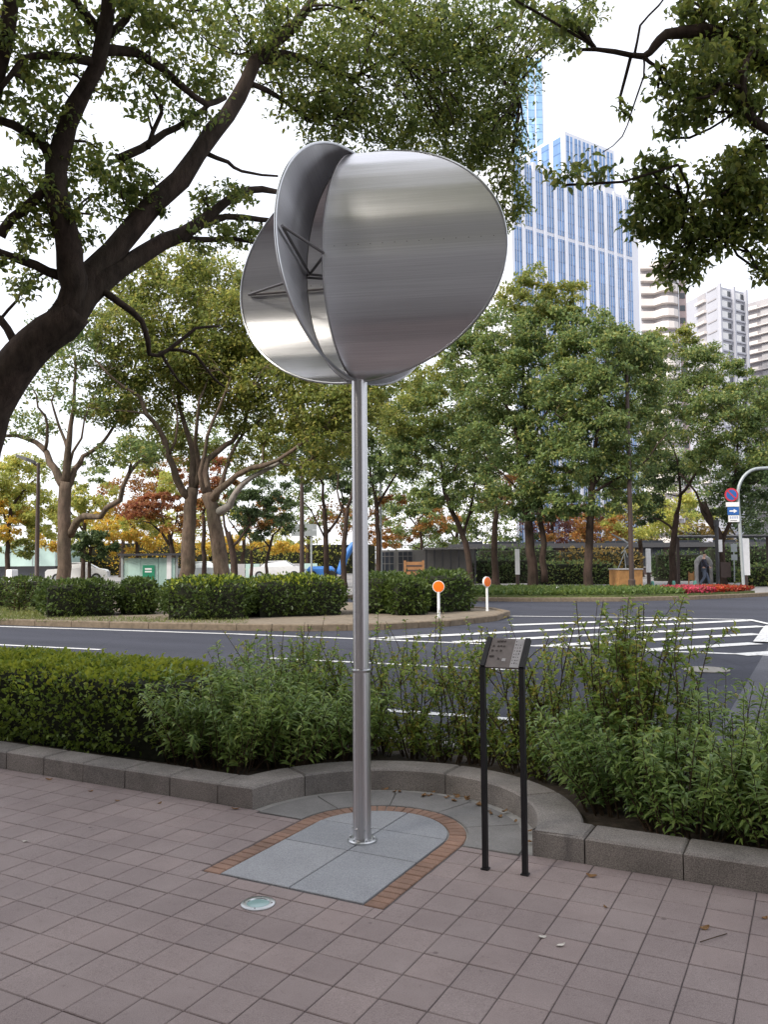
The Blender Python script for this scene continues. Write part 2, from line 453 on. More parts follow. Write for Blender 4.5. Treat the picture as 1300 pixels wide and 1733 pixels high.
class MB:
    def __init__(self):
        self.v, self.f = [], []
    def add(self, vs, fs):
        n = len(self.v)
        self.v += [tuple(float(c) for c in p) for p in vs]
        self.f += [tuple(i + n for i in f) for f in fs]
        return self
    def box(self, x0, x1, y0, y1, z0, z1, bev=0.0, M=None):
        if bev <= 0:
            vs = [(x0, y0, z0), (x1, y0, z0), (x1, y1, z0), (x0, y1, z0), (x0, y0, z1), (x1, y0, z1), (x1, y1, z1), (x0, y1, z1)]
            fs = [(3, 2, 1, 0), (4, 5, 6, 7), (0, 1, 5, 4), (1, 2, 6, 5), (2, 3, 7, 6), (3, 0, 4, 7)]
        else:
            b = bev
            vs = [(x0, y0, z0), (x1, y0, z0), (x1, y1, z0), (x0, y1, z0),
                  (x0, y0, z1 - b), (x1, y0, z1 - b), (x1, y1, z1 - b), (x0, y1, z1 - b),
                  (x0 + b, y0 + b, z1), (x1 - b, y0 + b, z1), (x1 - b, y1 - b, z1), (x0 + b, y1 - b, z1)]
            fs = [(3, 2, 1, 0), (8, 9, 10, 11)]
            for i in range(4):
                j = (i + 1) % 4
                fs += [(i, j, j + 4, i + 4), (i + 4, j + 4, j + 8, i + 8)]
        if M is not None:
            vs = [tuple(M @ Vector(p)) for p in vs]
        return self.add(vs, fs)
    def prism(self, poly, z0, z1, bev=0.0):
        n = len(poly)
        vs = [(p[0], p[1], z0) for p in poly] + [(p[0], p[1], z1 - bev) for p in poly]
        fs = [tuple(range(n))[::-1]]
        for i in range(n):
            j = (i + 1) % n
            fs.append((i, j, j + n, i + n))
        if bev > 0:
            c = np.mean(np.array([p[:2] for p in poly]), axis=0)
            P = np.array([p[:2] for p in poly])
            ins = []
            for i in range(n):
                a, b_, c_ = P[i - 1], P[i], P[(i + 1) % n]
                e1 = (b_ - a) / (np.linalg.norm(b_ - a) + 1e-9)
                e2 = (c_ - b_) / (np.linalg.norm(c_ - b_) + 1e-9)
                n1, n2 = np.array([-e1[1], e1[0]]), np.array([-e2[1], e2[0]])
                d = n1 + n2
                d = d / max(0.3, (d @ n1))
                ins.append(b_ + d * bev)
            vs += [(p[0], p[1], z1) for p in ins]
            for i in range(n):
                j = (i + 1) % n
                fs.append((i + n, j + n, j + 2 * n, i + 2 * n))
            fs.append(tuple(range(2 * n, 3 * n)))
        else:
            fs.append(tuple(range(n, 2 * n)))
        return self.add(vs, fs)
    def tube(self, pts, rad, sides=8, caps=True):
        pts = [np.array(p, float) for p in pts]
        k = len(pts)
        if not hasattr(rad, '__len__'):
            rad = [rad] * k
        T = []
        for i in range(k):
            t = pts[min(i + 1, k - 1)] - pts[max(i - 1, 0)]
            T.append(t / (np.linalg.norm(t) + 1e-9))
        a = np.array([0, 0, 1.0]) if abs(T[0][2]) < 0.9 else np.array([1.0, 0, 0])
        u = np.cross(T[0], a); u /= np.linalg.norm(u)
        vs, fs = [], []
        for i in range(k):
            u = u - T[i] * (u @ T[i]); u /= (np.linalg.norm(u) + 1e-9)
            w = np.cross(T[i], u)
            for s in range(sides):
                th = 2 * math.pi * s / sides
                vs.append(pts[i] + (u * math.cos(th) + w * math.sin(th)) * rad[i])
        for i in range(k - 1):
            for s in range(sides):
                s2 = (s + 1) % sides
                fs.append((i * sides + s, i * sides + s2, (i + 1) * sides + s2, (i + 1) * sides + s))
        if caps:
            fs.append(tuple(range(sides))[::-1])
            fs.append(tuple((k - 1) * sides + s for s in range(sides)))
        return self.add(vs, fs)
    def lathe(self, prof, c=(0, 0), sides=24):
        vs, fs = [], []
        k = len(prof)
        for r, z in prof:
            for s in range(sides):
                th = 2 * math.pi * s / sides
                vs.append((c[0] + r * math.cos(th), c[1] + r * math.sin(th), z))
        for i in range(k - 1):
            for s in range(sides):
                s2 = (s + 1) % sides
                fs.append((i * sides + s, i * sides + s2, (i + 1) * sides + s2, (i + 1) * sides + s))
        fs.append(tuple(range(sides))[::-1])
        fs.append(tuple((k - 1) * sides + s for s in range(sides)))
        return self.add(vs, fs)
    def build(self, name, mat, parent=None, smooth=False, world=True, sharp=40):
        me = bpy.data.meshes.new(name)
        me.from_pydata(self.v, [], self.f)
        me.update()
        me.materials.append(mat)
        if smooth:
            me.polygons.foreach_set('use_smooth', np.ones(len(me.polygons), bool))
            try:
                me.set_sharp_from_angle(angle=R(sharp))
            except Exception:
                pass
        o = bpy.data.objects.new(name, me)
        link(o)
        if parent is not None:
            o.parent = parent
            if world:
                q, off = parent, Vector((0, 0, 0))
                while q is not None:
                    off -= q.location; q = q.parent
                o.location = off
        return o
def copy_tree(root, loc, rz=None, parent=None):
    c = root.copy()
    COL.objects.link(c)
    c.parent = parent
    if parent is None:
        c.location = Vector([float(x) for x in loc])
        if rz is not None:
            c.rotation_euler = (0, 0, rz)
    for ch in list(root.children):
        copy_tree(ch, None, None, c)
    return c
def sheet(name, poly, z, mat, kind='structure', parent=None):
    m = MB()
    m.add([(p[0], p[1], z) for p in poly], [tuple(range(len(poly)))])
    o = m.build(name, mat, parent)
    if kind: o['kind'] = kind
    return o

# ------------------------------------------------------------------ foliage and limbs
def unit(n, rng):
    v = rng.normal(size=(n, 3))
    return v / np.linalg.norm(v, axis=1, keepdims=True)
def leaves(P, size, rng, wide=0.5, droop=0.2, shape=2, flat=0.5, dirs=None, fold=0.25):
    """P: N leaf bases. Returns verts, tris. shape 2: folded diamond (2 tris); shape 8: lance leaf (8 tris)"""
    n = len(P)
    d = unit(n, rng) if dirs is None else dirs
    d = d + np.array([0, 0, -droop])
    d /= np.linalg.norm(d, axis=1, keepdims=True)
    up = unit(n, rng) * (1 - flat) + np.array([0, 0, flat])
    s = np.cross(d, up); s /= (np.linalg.norm(s, axis=1, keepdims=True) + 1e-9)
    nm = np.cross(s, d)
    L = (size * rng.uniform(0.5, 1.4, n))[:, None]
    W = L * wide * 0.5
    if shape == 2:
        V = np.stack([P, P + d * L * 0.45 + s * W + nm * W * fold * 2, P + d * L, P + d * L * 0.45 - s * W + nm * W * fold * 2], 1)
        t = np.array([[0, 1, 2], [0, 2, 3]])
    else:
        cv = -L * 0.16
        m1 = P + d * L * 0.33 + nm * (cv * -0.5); m2 = P + d * L * 0.68 + nm * (cv * -0.35)
        tip = P + d * L + nm * cv
        f = nm * W * fold * 2
        V = np.stack([P, m1 + s * W * 0.95 + f, m2 + s * W * 0.8 + f, tip, m2 - s * W * 0.8 + f, m1 - s * W * 0.95 + f, m1, m2], 1)
        t = np.array([[0, 1, 6], [1, 2, 7], [1, 7, 6], [2, 3, 7], [3, 4, 7], [4, 5, 6], [4, 6, 7], [5, 0, 6]])
    k = V.shape[1]
    T = (np.arange(n) * k)[:, None, None] + t[None]
    return V.reshape(-1, 3), T.reshape(-1, 3)
def clump_points(blobs, per_m, rng, clump=0.32, shell=0.55, flatz=0.6):
    """blobs: (centre, rx, ry, rz, n_leaves). returns leaf bases and clump centres"""
    P, C = [], []
    for c, rx, ry, rz, n in blobs:
        nc = max(5, int(n / per_m))
        u = unit(nc, rng) * (rng.uniform(shell ** 3, 1.0, nc) ** (1 / 3))[:, None]
        cc = np.array(c) + u * np.array([rx, ry, rz])
        C.append(cc)
        w = rng.uniform(0.35, 1.6, nc); w /= w.sum()
        idx = rng.choice(nc, n, p=w)
        rad = (rx + ry + rz) / 3 * clump * rng.uniform(0.6, 1.3, nc)
        q = unit(n, rng) * (rng.uniform(0, 1, n) ** (1 / 2.2))[:, None]
        q[:, 2] *= flatz
        P.append(cc[idx] + q * rad[idx][:, None])
    return np.concatenate(P), np.concatenate(C)
def smooth_path(pts, rng, step=0.5, wob=0.06):
    pts = np.array(pts, float)
    out = [pts[0]]
    for i in range(len(pts) - 1):
        p0 = pts[max(i - 1, 0)]; p1 = pts[i]; p2 = pts[i + 1]; p3 = pts[min(i + 2, len(pts) - 1)]
        L = np.linalg.norm(p2 - p1)
        k = max(2, int(L / step))
        for j in range(1, k + 1):
            t = j / k
            q = 0.5 * ((2 * p1) + (-p0 + p2) * t + (2 * p0 - 5 * p1 + 4 * p2 - p3) * t * t + (-p0 + 3 * p1 - 3 * p2 + p3) * t ** 3)
            out.append(q + rng.normal(size=3) * wob * min(1.0, L) * (0.0 if (j == k and i == len(pts) - 2) else 1.0))
    return np.array(out)
class Wood:
    def __init__(self, rng):
        self.mb = MB(); self.pts = []; self.rad = []; self.rng = rng
    def limb(self, path, r0, r1, sides=8, step=0.5, wob=0.05):
        p = smooth_path(path, self.rng, step, wob)
        t = np.linspace(0, 1, len(p))
        rad = r0 + (r1 - r0) * t ** 0.8
        rad = rad * (1 + self.rng.normal(size=len(p)) * 0.05)
        self.mb.tube(p, list(rad), sides)
        self.pts += list(p); self.rad += list(rad)
        return p
    def reach(self, targets, rmax=0.05, rmin=0.008, sides=5, step=0.4, skip=3, seg=4):
        """grow twigs from the nearest wood to every target, nearest first"""
        targets = np.array(targets)
        base = np.array(self.pts)
        d = np.linalg.norm(targets[:, None] - base[None], axis=2).min(1)
        for i in np.argsort(d):
            t = targets[i]
            A = np.array(self.pts)
            dist = np.linalg.norm(A - t, axis=1) + np.maximum(0, A[:, 2] - t[2]) * 0.5
            dist += (np.array(self.rad) < 0.012) * 2.0
            j = int(np.argmin(dist))
            a = A[j]; L = np.linalg.norm(t - a)
            if L < 0.05: continue
            r0 = min(self.rad[j] * 0.7, rmax, 0.012 + 0.022 * L)
            mid = a + (t - a) * 0.5 + self.rng.normal(size=3) * L * 0.12 + np.array([0, 0, L * 0.08])
            self.limb([a, mid, t], r0, max(rmin, r0 * 0.35), sides, max(step, L / seg), 0.03)
def make_tree(name, label, base, dep, trunk, limbs, blobs, leaf_mat, bark, leaf=0.16, rng=None, cat='tree', per=26, reach=40,
              wide=0.55, droop=0.25, trunk_r=(0.2, 0.13), clump=0.32, extra=None, group='trees', shell=0.5, flatz=0.6, twig_r=0.05, lk=1.0):
    """trunk/limb paths: lists of (px, py, ddepth); blobs: (px, py, rx_px, rz_px, ddepth, n[, mat])"""
    blobs = [(*b[:5], int(b[5] * lk), *b[6:]) for b in blobs]
    rng = rng or np.random.default_rng(zlib.crc32((name + label).encode()))
    root = empty(name, base)
    w = Wood(rng)
    P3 = lambda pts: [at(a, b, dep + c) for a, b, c in pts]
    tp = P3(trunk)
    tp = [np.array(base, float)] + [p for p in tp if p[2] > base[2] + 0.25]
    flare = smooth_path(tp, rng, 0.4, 0.02)
    t = np.linspace(0, 1, len(flare))
    rad = trunk_r[0] + (trunk_r[1] - trunk_r[0]) * t
    rad = rad * (1 + 0.45 * np.exp(-(flare[:, 2] - base[2]) / 0.22))
    w.mb.tube(flare, list(rad), 14)
    w.pts += list(flare[len(flare) // 3:]); w.rad += list(rad[len(flare) // 3:])
    for path, r0, r1 in limbs:
        w.limb(P3(path), r0, r1, 10, 0.5 if dep > 15 else 0.28, 0.04 if dep > 15 else 0.022)
    groups = {}
    for b in blobs:
        m = b[6] if len(b) > 6 else leaf_mat
        c = at(b[0], b[1], dep + b[4]); s = (dep + b[4]) / F_PX
        groups.setdefault(m.name, (m, []))[1].append((c, b[2] * s, b[2] * s * 0.9, b[3] * s, int(b[5])))
    allC = []
    for m, bl in groups.values():
        Pp, Cc = clump_points(bl, per, rng, clump, shell, flatz)
        allC.append(Cc)
        v, f = leaves(Pp, leaf, rng, wide, droop, 8 if dep < 15 else 2)
        tri_mesh('crown', v, f, m, root)
    allC = np.concatenate(allC)
    k = min(reach, len(allC))
    w.reach(allC[rng.choice(len(allC), k, replace=False)], twig_r, 0.010)
    w.mb.build('trunk', bark, root, smooth=True, sharp=100)
    tag(root, label, cat, group)
    return root

# ================================================================== THE SETTING
terrain = sheet('ground', [(-2500, -2500), (2500, -2500), (2500, 2500), (-2500, 2500)], -0.06, M_PAVE)

# ---- road with painted markings
road = sheet('road', [(-160, 6.45), (160, 6.45), (160, 120), (30, 120), (30, 46), (-160, 46)], 0.0, M_ASPH)
patch = sheet('road_patch', [(-0.9, 6.5), (25, 6.5), (25, 60), (-0.2, 60), (-0.86, 17)], 0.004, M_ASPH2, None, road)
def strip(name, a, b, w, z=0.008, parent=road, ends=None):
    a, b = np.array(a[:2]), np.array(b[:2])
    d = (b - a) / np.linalg.norm(b - a)
    n = np.array([-d[1], d[0]]) * w / 2
    k = max(1, int(np.linalg.norm(b - a) / 1.2))
    rng = np.random.default_rng(int(abs(a[0] * 1000 + b[1] * 77)))
    vs, fs = [], []
    for i in range(k + 1):
        c = a + (b - a) * i / k
        j1, j2 = rng.normal() * 0.006, rng.normal() * 0.006
        vs += [(*(c + n * (1 + j1 / w * 2)), z), (*(c - n * (1 + j2 / w * 2)), z)]
        if i:
            fs.append((2 * i - 2, 2 * i - 1, 2 * i + 1, 2 * i))
    m = MB().add(vs, fs)
    return m.build(name, M_PAINT, parent)
strip('edge_line', (-70, 10.6), (-30, 13.45), 0.16)
strip('edge_line', (-30, 13.45), (-18.44, 14.23), 0.16)
strip('edge_line', (-18.44, 14.23), (-11.5, 14.86), 0.16)
strip('edge_line', (-11.5, 14.86), (-0.75, 15.17), 0.16)
strip('lane_dash', (-17.2, 10.95), (-11.84, 11.27), 0.13)
strip('lane_dash', (-24, 10.5), (-20.5, 10.75), 0.13)
strip('lane_dash', (-8.16, 11.46), (-3.9, 11.75), 0.13)
strip('lane_dash', (-4.6, 8.05), (-2.3, 8.2), 0.13)
strip('lane_dash', (-9.5, 7.85), (-6.9, 7.95), 0.13)
for a, b in [((866, 1058.5), (1177, 1047.5)), ((650, 1081), (1268, 1050.5)), ((770, 1087.5), (1292, 1060.5)), ((913, 1094.5), (1284, 1073.5)), ((1082, 1102), (1280, 1089.5)), ((1252, 1109), (1330, 1104))]:
    strip('hatch_stripe', gp(*a), gp(*b), 0.36, 0.012)
strip('hatch_outline', gp(862, 1043.5), gp(1060, 1045.5), 0.16, 0.016)
strip('hatch_outline', gp(1060, 1045.5), gp(1270, 1049.5), 0.16, 0.016)
strip('hatch_outline', gp(1268, 1049.5), gp(1310, 1059), 0.16, 0.020)
strip('hatch_outline', gp(622, 1082.5), gp(740, 1074.5), 0.16, 0.020)
strip('crosswalk_bar', (-0.93, 17.3), (-0.93, 21.3), 0.46, 0.024)
strip('crosswalk_bar', (0.0, 17.3), (0.0, 21.3), 0.46, 0.024)
strip('crosswalk_bar', (-0.55, 15.15), (1.2, 15.6), 0.4, 0.026)
mh = MB()
mh.lathe([(0.33, 0.004), (0.33, 0.014), (0.30, 0.018), (0.0, 0.018)], (-1.5, 12.9), 28)
mho = mh.build('manhole_cover', mat_plain('worn iron cover', (0.24, 0.225, 0.20), 0.7, 0.1, var=0.25, scale=14), None)
tag(mho, 'pale round manhole cover in the road below the hatched zone', 'manhole')

# ---- raised median in the road with brown kerb blocks
ISL = [(-75, 10.0), (-45, 12.4), (-30, 13.75), (-18.94, 14.61), (-16.6, 14.85), (-14.37, 15.2), (-12.06, 15.62), (-10.4, 16.1), (-8.94, 17.1), (-7.95, 18.6),
       (-7.5, 20.6), (-7.75, 22.4), (-8.7, 23.7), (-11, 24.6), (-20, 26.5), (-45, 29), (-75, 30)]
isl = MB().prism([p for p in ISL], 0.0, 0.12).build('median_island', M_SAND)
isl['kind'] = 'structure'
P = [np.array(p) for p in ISL[1:14]]
kerb_pts = []
for i in range(len(P) - 1):
    L = np.linalg.norm(P[i + 1] - P[i]); k = max(1, int(round(L / 1.0)))
    for j in range(k):
        kerb_pts.append((P[i] + (P[i + 1] - P[i]) * j / k, P[i] + (P[i + 1] - P[i]) * (j + 1) / k))
for a, b in kerb_pts:
    d = (b - a) / np.linalg.norm(b - a); n = np.array([-d[1], d[0]])
    a2, b2 = a + d * 0.008, b - d * 0.008
    MB().prism([a2 - n * 0.02, b2 - n * 0.02, b2 + n * 0.15, a2 + n * 0.15], 0.002, 0.155, 0.02).build('kerb_block', M_MKERB, isl)

# ---- far pavement beyond the crossing road
FARP = [(-300, 33), (-60, 31.5), (-30, 30.5), (-12, 29.6), (-9.5, 29.95), (-6.5, 31.2), (-4.2, 33.4), (-2.6, 35.8), (-1.6, 37.6), (-0.6, 40.5), (4.0, 60), (30, 150), (400, 900), (-900, 900)]
farp = MB().prism(FARP, -0.05, 0.11).build('far_pavement', M_PAVE)
farp['kind'] = 'structure'
for i in range(2, 10):
    a, b = np.array(FARP[i]), np.array(FARP[i + 1])
    L = np.linalg.norm(b - a); k = max(1, int(round(L / 1.2)))
    if L > 25: k = 8
    for j in range(k):
        p, q = a + (b - a) * j / k, a + (b - a) * (j + 1) / k
        d = (q - p) / np.linalg.norm(q - p); n = np.array([-d[1], d[0]])
        MB().prism([p + d * .01 - n * .02, q - d * .01 - n * .02, q - d * .01 + n * .16, p + d * .01 + n * .16], 0.002, 0.15, 0.02).build('kerb_block', M_MKERB, farp)

# ---- plaza: paving base, tiles, planter soil
plaza = MB().prism([(-40, -40), (40, -40), (40, 4.56), (-40, 4.56)], -0.2, -0.007).build('plaza_paving', M_JOINT)
plaza['kind'] = 'structure'
recess = MB().prism([(-2.42 + 0.98 * math.cos(a), 4.555 + 0.98 * math.sin(a) * 1.0) for a in np.linspace(0, math.pi, 40)], -0.2, -0.010).build('recess_bed', M_CONC, plaza)
soil = MB()
arc_o = [(-2.42 + 1.22 * math.cos(a), 4.5 + 1.22 * math.sin(a)) for a in np.linspace(math.pi - .27, .27, 30)]
soil_poly = [(-40, 4.75), (-3.66, 4.75)] + arc_o + [(-1.18, 4.75), (40, 4.75), (40, 6.3), (-40, 6.3)]
soil.prism(soil_poly[::-1], -0.2, 0.075)
so = soil.build('planter_soil', M_SOIL); so['kind'] = 'structure'
back_kerb = MB().prism([(-40, 6.3), (40, 6.3), (40, 6.45), (-40, 6.45)], -0.1, 0.13, 0.015).build('road_kerb', M_CONC); back_kerb['kind'] = 'structure'

GX0, GY0, TS, GAP = -0.522, 3.636, 0.2, 0.0045
PADX0, PADX1, PADY0 = -2.972, -1.868, 3.545
tile_me = None
def unit_tile():
    m = MB().box(-0.5, 0.5, -0.5, 0.5, -1, 0)
    b, h = 0.018, 0.10
    vs = [(-.5, -.5, -1), (.5, -.5, -1), (.5, .5, -1), (-.5, .5, -1), (-.5, -.5, -h), (.5, -.5, -h), (.5, .5, -h), (-.5, .5, -h),
          (-.5 + b, -.5 + b, 0), (.5 - b, -.5 + b, 0), (.5 - b, .5 - b, 0), (-.5 + b, .5 - b, 0)]
    fs = [(8, 9, 10, 11)]
    for i in range(4):
        j = (i + 1) % 4
        fs += [(i, j, j + 4, i + 4), (i + 4, j + 4, j + 8, i + 8)]
    me = bpy.data.meshes.new('tile'); me.from_pydata(vs, [], fs); me.update(); me.materials.append(M_TILE)
    return me
tile_me = unit_tile()
rects = []
for i in range(-60, 40):
    for j in range(-40, 6):
        x0, y0 = GX0 + i * TS, GY0 + j * TS
        x1, y1 = x0 + TS, y0 + TS
        y1 = min(y1, 4.545 if (x0 + TS / 2 < -3.38 or x0 + TS / 2 > -1.46) else 4.5)
        if y1 - y0 < 0.03: continue
        if x1 <= PADX0 + 0.001 or x0 >= PADX1 - 0.001 or y1 <= PADY0 + 0.001:
            rects.append((x0, x1, y0, y1)); continue
        if x0 < PADX0 - 0.02: rects.append((x0, PADX0, y0, y1))
        if x1 > PADX1 + 0.02: rects.append((PADX1, x1, y0, y1))
        if y0 < PADY0 - 0.02: rects.append((max(x0, PADX0), min(x1, PADX1), y0, PADY0))
vis, rest = [], []
for r in rects:
    c = ((r[0] + r[1]) / 2, (r[2] + r[3]) / 2, 0)
    q = np.array(c) - np.array([0, 0, EYE])
    if q @ FW < 0.5:
        rest.append((0, r)); continue
    px, py, dz = proj(c)
    inside = -40 < px < 1340 and py < 1775
    area = (r[1] - r[0]) * (r[3] - r[2]) / dz ** 3
    (vis if inside else rest).append((area, r))
vis.sort(key=lambda t: -t[0])
rest += vis[300:]
rt_ = random.Random(3)
for _, r in vis[:300]:
    o = bpy.data.objects.new('tile', tile_me)
    o.scale = (r[1] - r[0] - GAP, r[3] - r[2] - GAP, 0.03)
    o.location = ((r[0] + r[1]) / 2, (r[2] + r[3]) / 2, rt_.uniform(-0.0016, 0.0008))
    o.rotation_euler = (rt_.gauss(0, 0.0035), rt_.gauss(0, 0.0035), rt_.gauss(0, 0.003))
    link(o, plaza)
mb = MB()
for _, r in rest:
    if abs(r[0]) < 9 and r[2] > -4.5:
        g = GAP / 2; mb.box(r[0] + g, r[1] - g, r[2] + g, r[3] - g, -0.03, -0.0004, 0.003)
ro = mb.build('tile_field', M_TILE, plaza); ro['kind'] = 'stuff'

# ---- plinth paving under the sculpture: granite slabs, orange pavers, outer granite ring
plinth = empty('sculpture_plinth', (-2.42, 4.3, 0))
tag(plinth, 'rounded granite slab pad with orange brick border under the steel sculpture', 'paved pad')
CXP, CYP, RP = -2.42, 4.5, 0.432
def half_arc(x_sign, r, a0, a1, n=12):
    return [(CXP + r * math.cos(a), CYP + r * math.sin(a)) for a in np.linspace(a0, a1, n)]
g = 0.004
Y1, Y2 = 3.555, 4.10
rows = [(Y1, Y2)]
def slab(poly, mat=None): MB().prism(poly, -0.03, 0.002, 0.003).build('granite_slab', mat or M_GRAN, plinth)
ROWY = [3.556, 4.155, 4.56]
for x0, x1 in ((CXP - RP, CXP), (CXP, CXP + RP)):
    for k in range(2):
        if k == 0:
            slab([(x0 + g, ROWY[0] + g), (x1 - g, ROWY[0] + g), (x1 - g, ROWY[1] - g), (x0 + g, ROWY[1] - g)])
        else:
            slab([(x0 + g, ROWY[1] + g), (x1 - g, ROWY[1] + g), (x1 - g, ROWY[2] - g), (x0 + g, ROWY[2] - g)])
def top_slab(side):
    pts = []
    a0 = math.asin((ROWY[2] + g - CYP) / RP)
    if side > 0:
        pts = [(CXP + g, ROWY[2] + g)] + [(CXP + (RP - g) * math.cos(a), CYP + (RP - g) * math.sin(a)) for a in np.linspace(a0, math.pi / 2 - 0.012, 14)]
    else:
        pts = [(CXP + (RP - g) * math.cos(a), CYP + (RP - g) * math.sin(a)) for a in np.linspace(math.pi / 2 + 0.012, math.pi - a0, 14)] + [(CXP - g, ROWY[2] + g)]
    slab(pts)
top_slab(1); top_slab(-1)
BW = 0.108
br_r = random.Random(5)
def brick(poly):
    MB().prism(poly, -0.03, br_r.uniform(-0.002, 0.0015), 0.004).build('brick', M_BRICK, plinth)
bl = 0.0595
nb = int((CYP - 3.55) / bl)
for s in (-1, 1):
    for k in range(nb):
        y0 = 3.55 + (CYP - 3.55) * k / nb + 0.003
        y1 = 3.55 + (CYP - 3.55) * (k + 1) / nb - 0.003
        xa, xb = sorted((CXP + s * (RP + 0.006), CXP + s * (RP + BW)))
        brick([(xa, y0), (xb, y0), (xb, y1), (xa, y1)])
na = 26
for k in range(na):
    a0, a1 = math.pi * k / na + 0.006, math.pi * (k + 1) / na - 0.006
    r0, r1 = RP + 0.006, RP + BW
    brick([(CXP + r0 * math.cos(a0), CYP + r0 * math.sin(a0)), (CXP + r1 * math.cos(a0), CYP + r1 * math.sin(a0)),
           (CXP + r1 * math.cos(a1), CYP + r1 * math.sin(a1)), (CXP + r0 * math.cos(a1), CYP + r0 * math.sin(a1))])
ring = [0.02, 0.62, 1.25, 1.90, 2.55, math.pi - 0.02]
for k in range(5):
    a = np.linspace(ring[k] + 0.006, ring[k + 1] - 0.006, 10)
    slab([(CXP + 0.552 * math.cos(t), CYP + 0.552 * math.sin(t)) for t in a[::-1]][::-1][::-1] and
         [(CXP + 0.885 * math.cos(t), CYP + 0.885 * math.sin(t)) for t in a] + [(CXP + 0.552 * math.cos(t), CYP + 0.552 * math.sin(t)) for t in a[::-1]], M_GRAN2)

# ---- granite planter kerb: one child per stone
kerb = empty('planter_kerb', (-2.42, 4.6, 0))
tag(kerb, 'low weathered granite kerb round the planter, curving behind the sculpture', 'kerb')
KH, KW, KY = 0.138, 0.25, 4.548
kr = random.Random(9)
def kstone(poly): MB().prism(poly, -0.15, KH + kr.uniform(-0.002, 0.002), 0.012).build('kerb_stone', M_KERB, kerb)
lj = [-3.67 - 0.425 * k for k in range(0, 14)]
for a, b in zip(lj[1:], lj[:-1]):
    dy = kr.uniform(-0.003, 0.003)
    kstone([(a + .0045, KY + dy), (b - .0045, KY + dy), (b - .0045, KY + KW + dy), (a + .0045, KY + KW + dy)])
RI, RO = 0.96, 1.22
def arc_pts(r, a0, a1, n=14): return [(CXP + r * math.cos(a), CYP + r * math.sin(a)) for a in np.linspace(a0, a1, n)]
aj = [R(148), R(128), R(90), R(50)]
# left corner stone: straight front, curved inside
a1 = R(150)
kstone([(-3.667, KY)] + arc_pts(RI, math.pi - 0.05, a1, 8) + arc_pts(RO, a1, math.pi - 0.25, 6) + [(-3.667, KY + KW)])
for s, e in ((R(149.6), R(126)), (R(125.6), R(88)), (R(87.6), R(44)),):
    kstone(arc_pts(RI, e, s, 14)[::-1][::-1][::-1] and (arc_pts(RO, e, s, 14) + arc_pts(RI, s, e, 14)))
kstone(arc_pts(RO, 0.25, R(43.6), 12) + arc_pts(RI, R(43.6), 0.05, 12) + [(-1.462, KY), (-1.175, KY), (-1.175, KY + KW)])
rj = [-1.17, -0.665, -0.16, 0.345, 0.85, 1.355, 1.86, 2.365]
for a, b in zip(rj[:-1], rj[1:]):
    kstone([(a + .003, KY), (b - .003, KY), (b - .003, KY + KW), (a + .003, KY + KW)])

# ================================================================== STEEL SCULPTURE
SX, SY = -2.425, 4.33
scul = empty('steel_sculpture', (SX, SY, 0))
tag(scul, 'brushed steel wind sculpture of four curved petals on a tall pole', 'sculpture')
def uvmesh(name, V, F, UV, mat, parent):
    me = bpy.data.meshes.new(name)
    me.from_pydata([tuple(v) for v in V], [], F)
    me.update()
    uv = me.uv_layers.new(name='UVMap')
    for l in me.loops:
        uv.data[l.index].uv = UV[l.vertex_index]
    me.polygons.foreach_set('use_smooth', np.ones(len(me.polygons), bool))
    me.materials.append(mat)
    o = bpy.data.objects.new(name, me)
    link(o); o.parent = parent
    return o
def pole_seg(name, prof, mat, parent, sides=32):
    V, F, UV = [], [], []
    for r, z in prof:
        for s in range(sides + 1):
            th = 2 * math.pi * s / sides
            V.append((r * math.cos(th), r * math.sin(th), z)); UV.append((th * 0.5, z * 1.0))
    n = sides + 1
    for i in range(len(prof) - 1):
        for s in range(sides):
            F.append((i * n + s, i * n + s + 1, (i + 1) * n + s + 1, (i + 1) * n + s))
    o = uvmesh(name, V, F, [(b, a) for a, b in UV], mat, parent)
    return o
def z_at(px, py, p):
    d = ray(px, py); k = (np.array([p[0], p[1], 0]) @ FH) / (d @ FH)
    return EYE + d[2] * k
ZT_, ZB_ = z_at(602, 264, (SX, SY)), z_at(590, 646, (SX, SY))
ZC, RV = (ZT_ + ZB_) / 2, (ZT_ - ZB_) / 2
pole_seg('lower_pole', [(0.0535, 0.0), (0.0535, 0.985), (0.0535, 0.99)], M_STEEL2, scul)
pole_seg('upper_pole', [(0.047, 0.98), (0.047, 2.0), (0.047, ZC - RV + .02)], M_STEEL2, scul)
pole_seg('inner_mast', [(0.03, ZC - RV), (0.03, ZC + RV - .03)], M_STRUT, scul)
MB().lathe([(0.0545, 0.98), (0.057, 0.984), (0.057, 0.994), (0.047, 1.0)], (0, 0), 32).build('collar', M_RIM, scul, True, world=False)
MB().lathe([(0.086, 0.0), (0.086, 0.010), (0.080, 0.016), (0.054, 0.018)], (0, 0), 36).build('base_flange', M_RIM, scul, True, world=False)
for k in range(6):
    a = 2 * math.pi * k / 6 + 0.3
    MB().lathe([(0.008, 0.016), (0.008, 0.026), (0.004, 0.03)], (0.07 * math.cos(a), 0.07 * math.sin(a)), 8).build('bolt', M_RIM, scul, True, world=False)
    MB().tube([(0.052 * math.cos(a), 0.052 * math.sin(a), 0.075), (0.060 * math.cos(a), 0.060 * math.sin(a), 0.075)], 0.006, 8).build('bolt', M_RIM, scul, True, world=False)
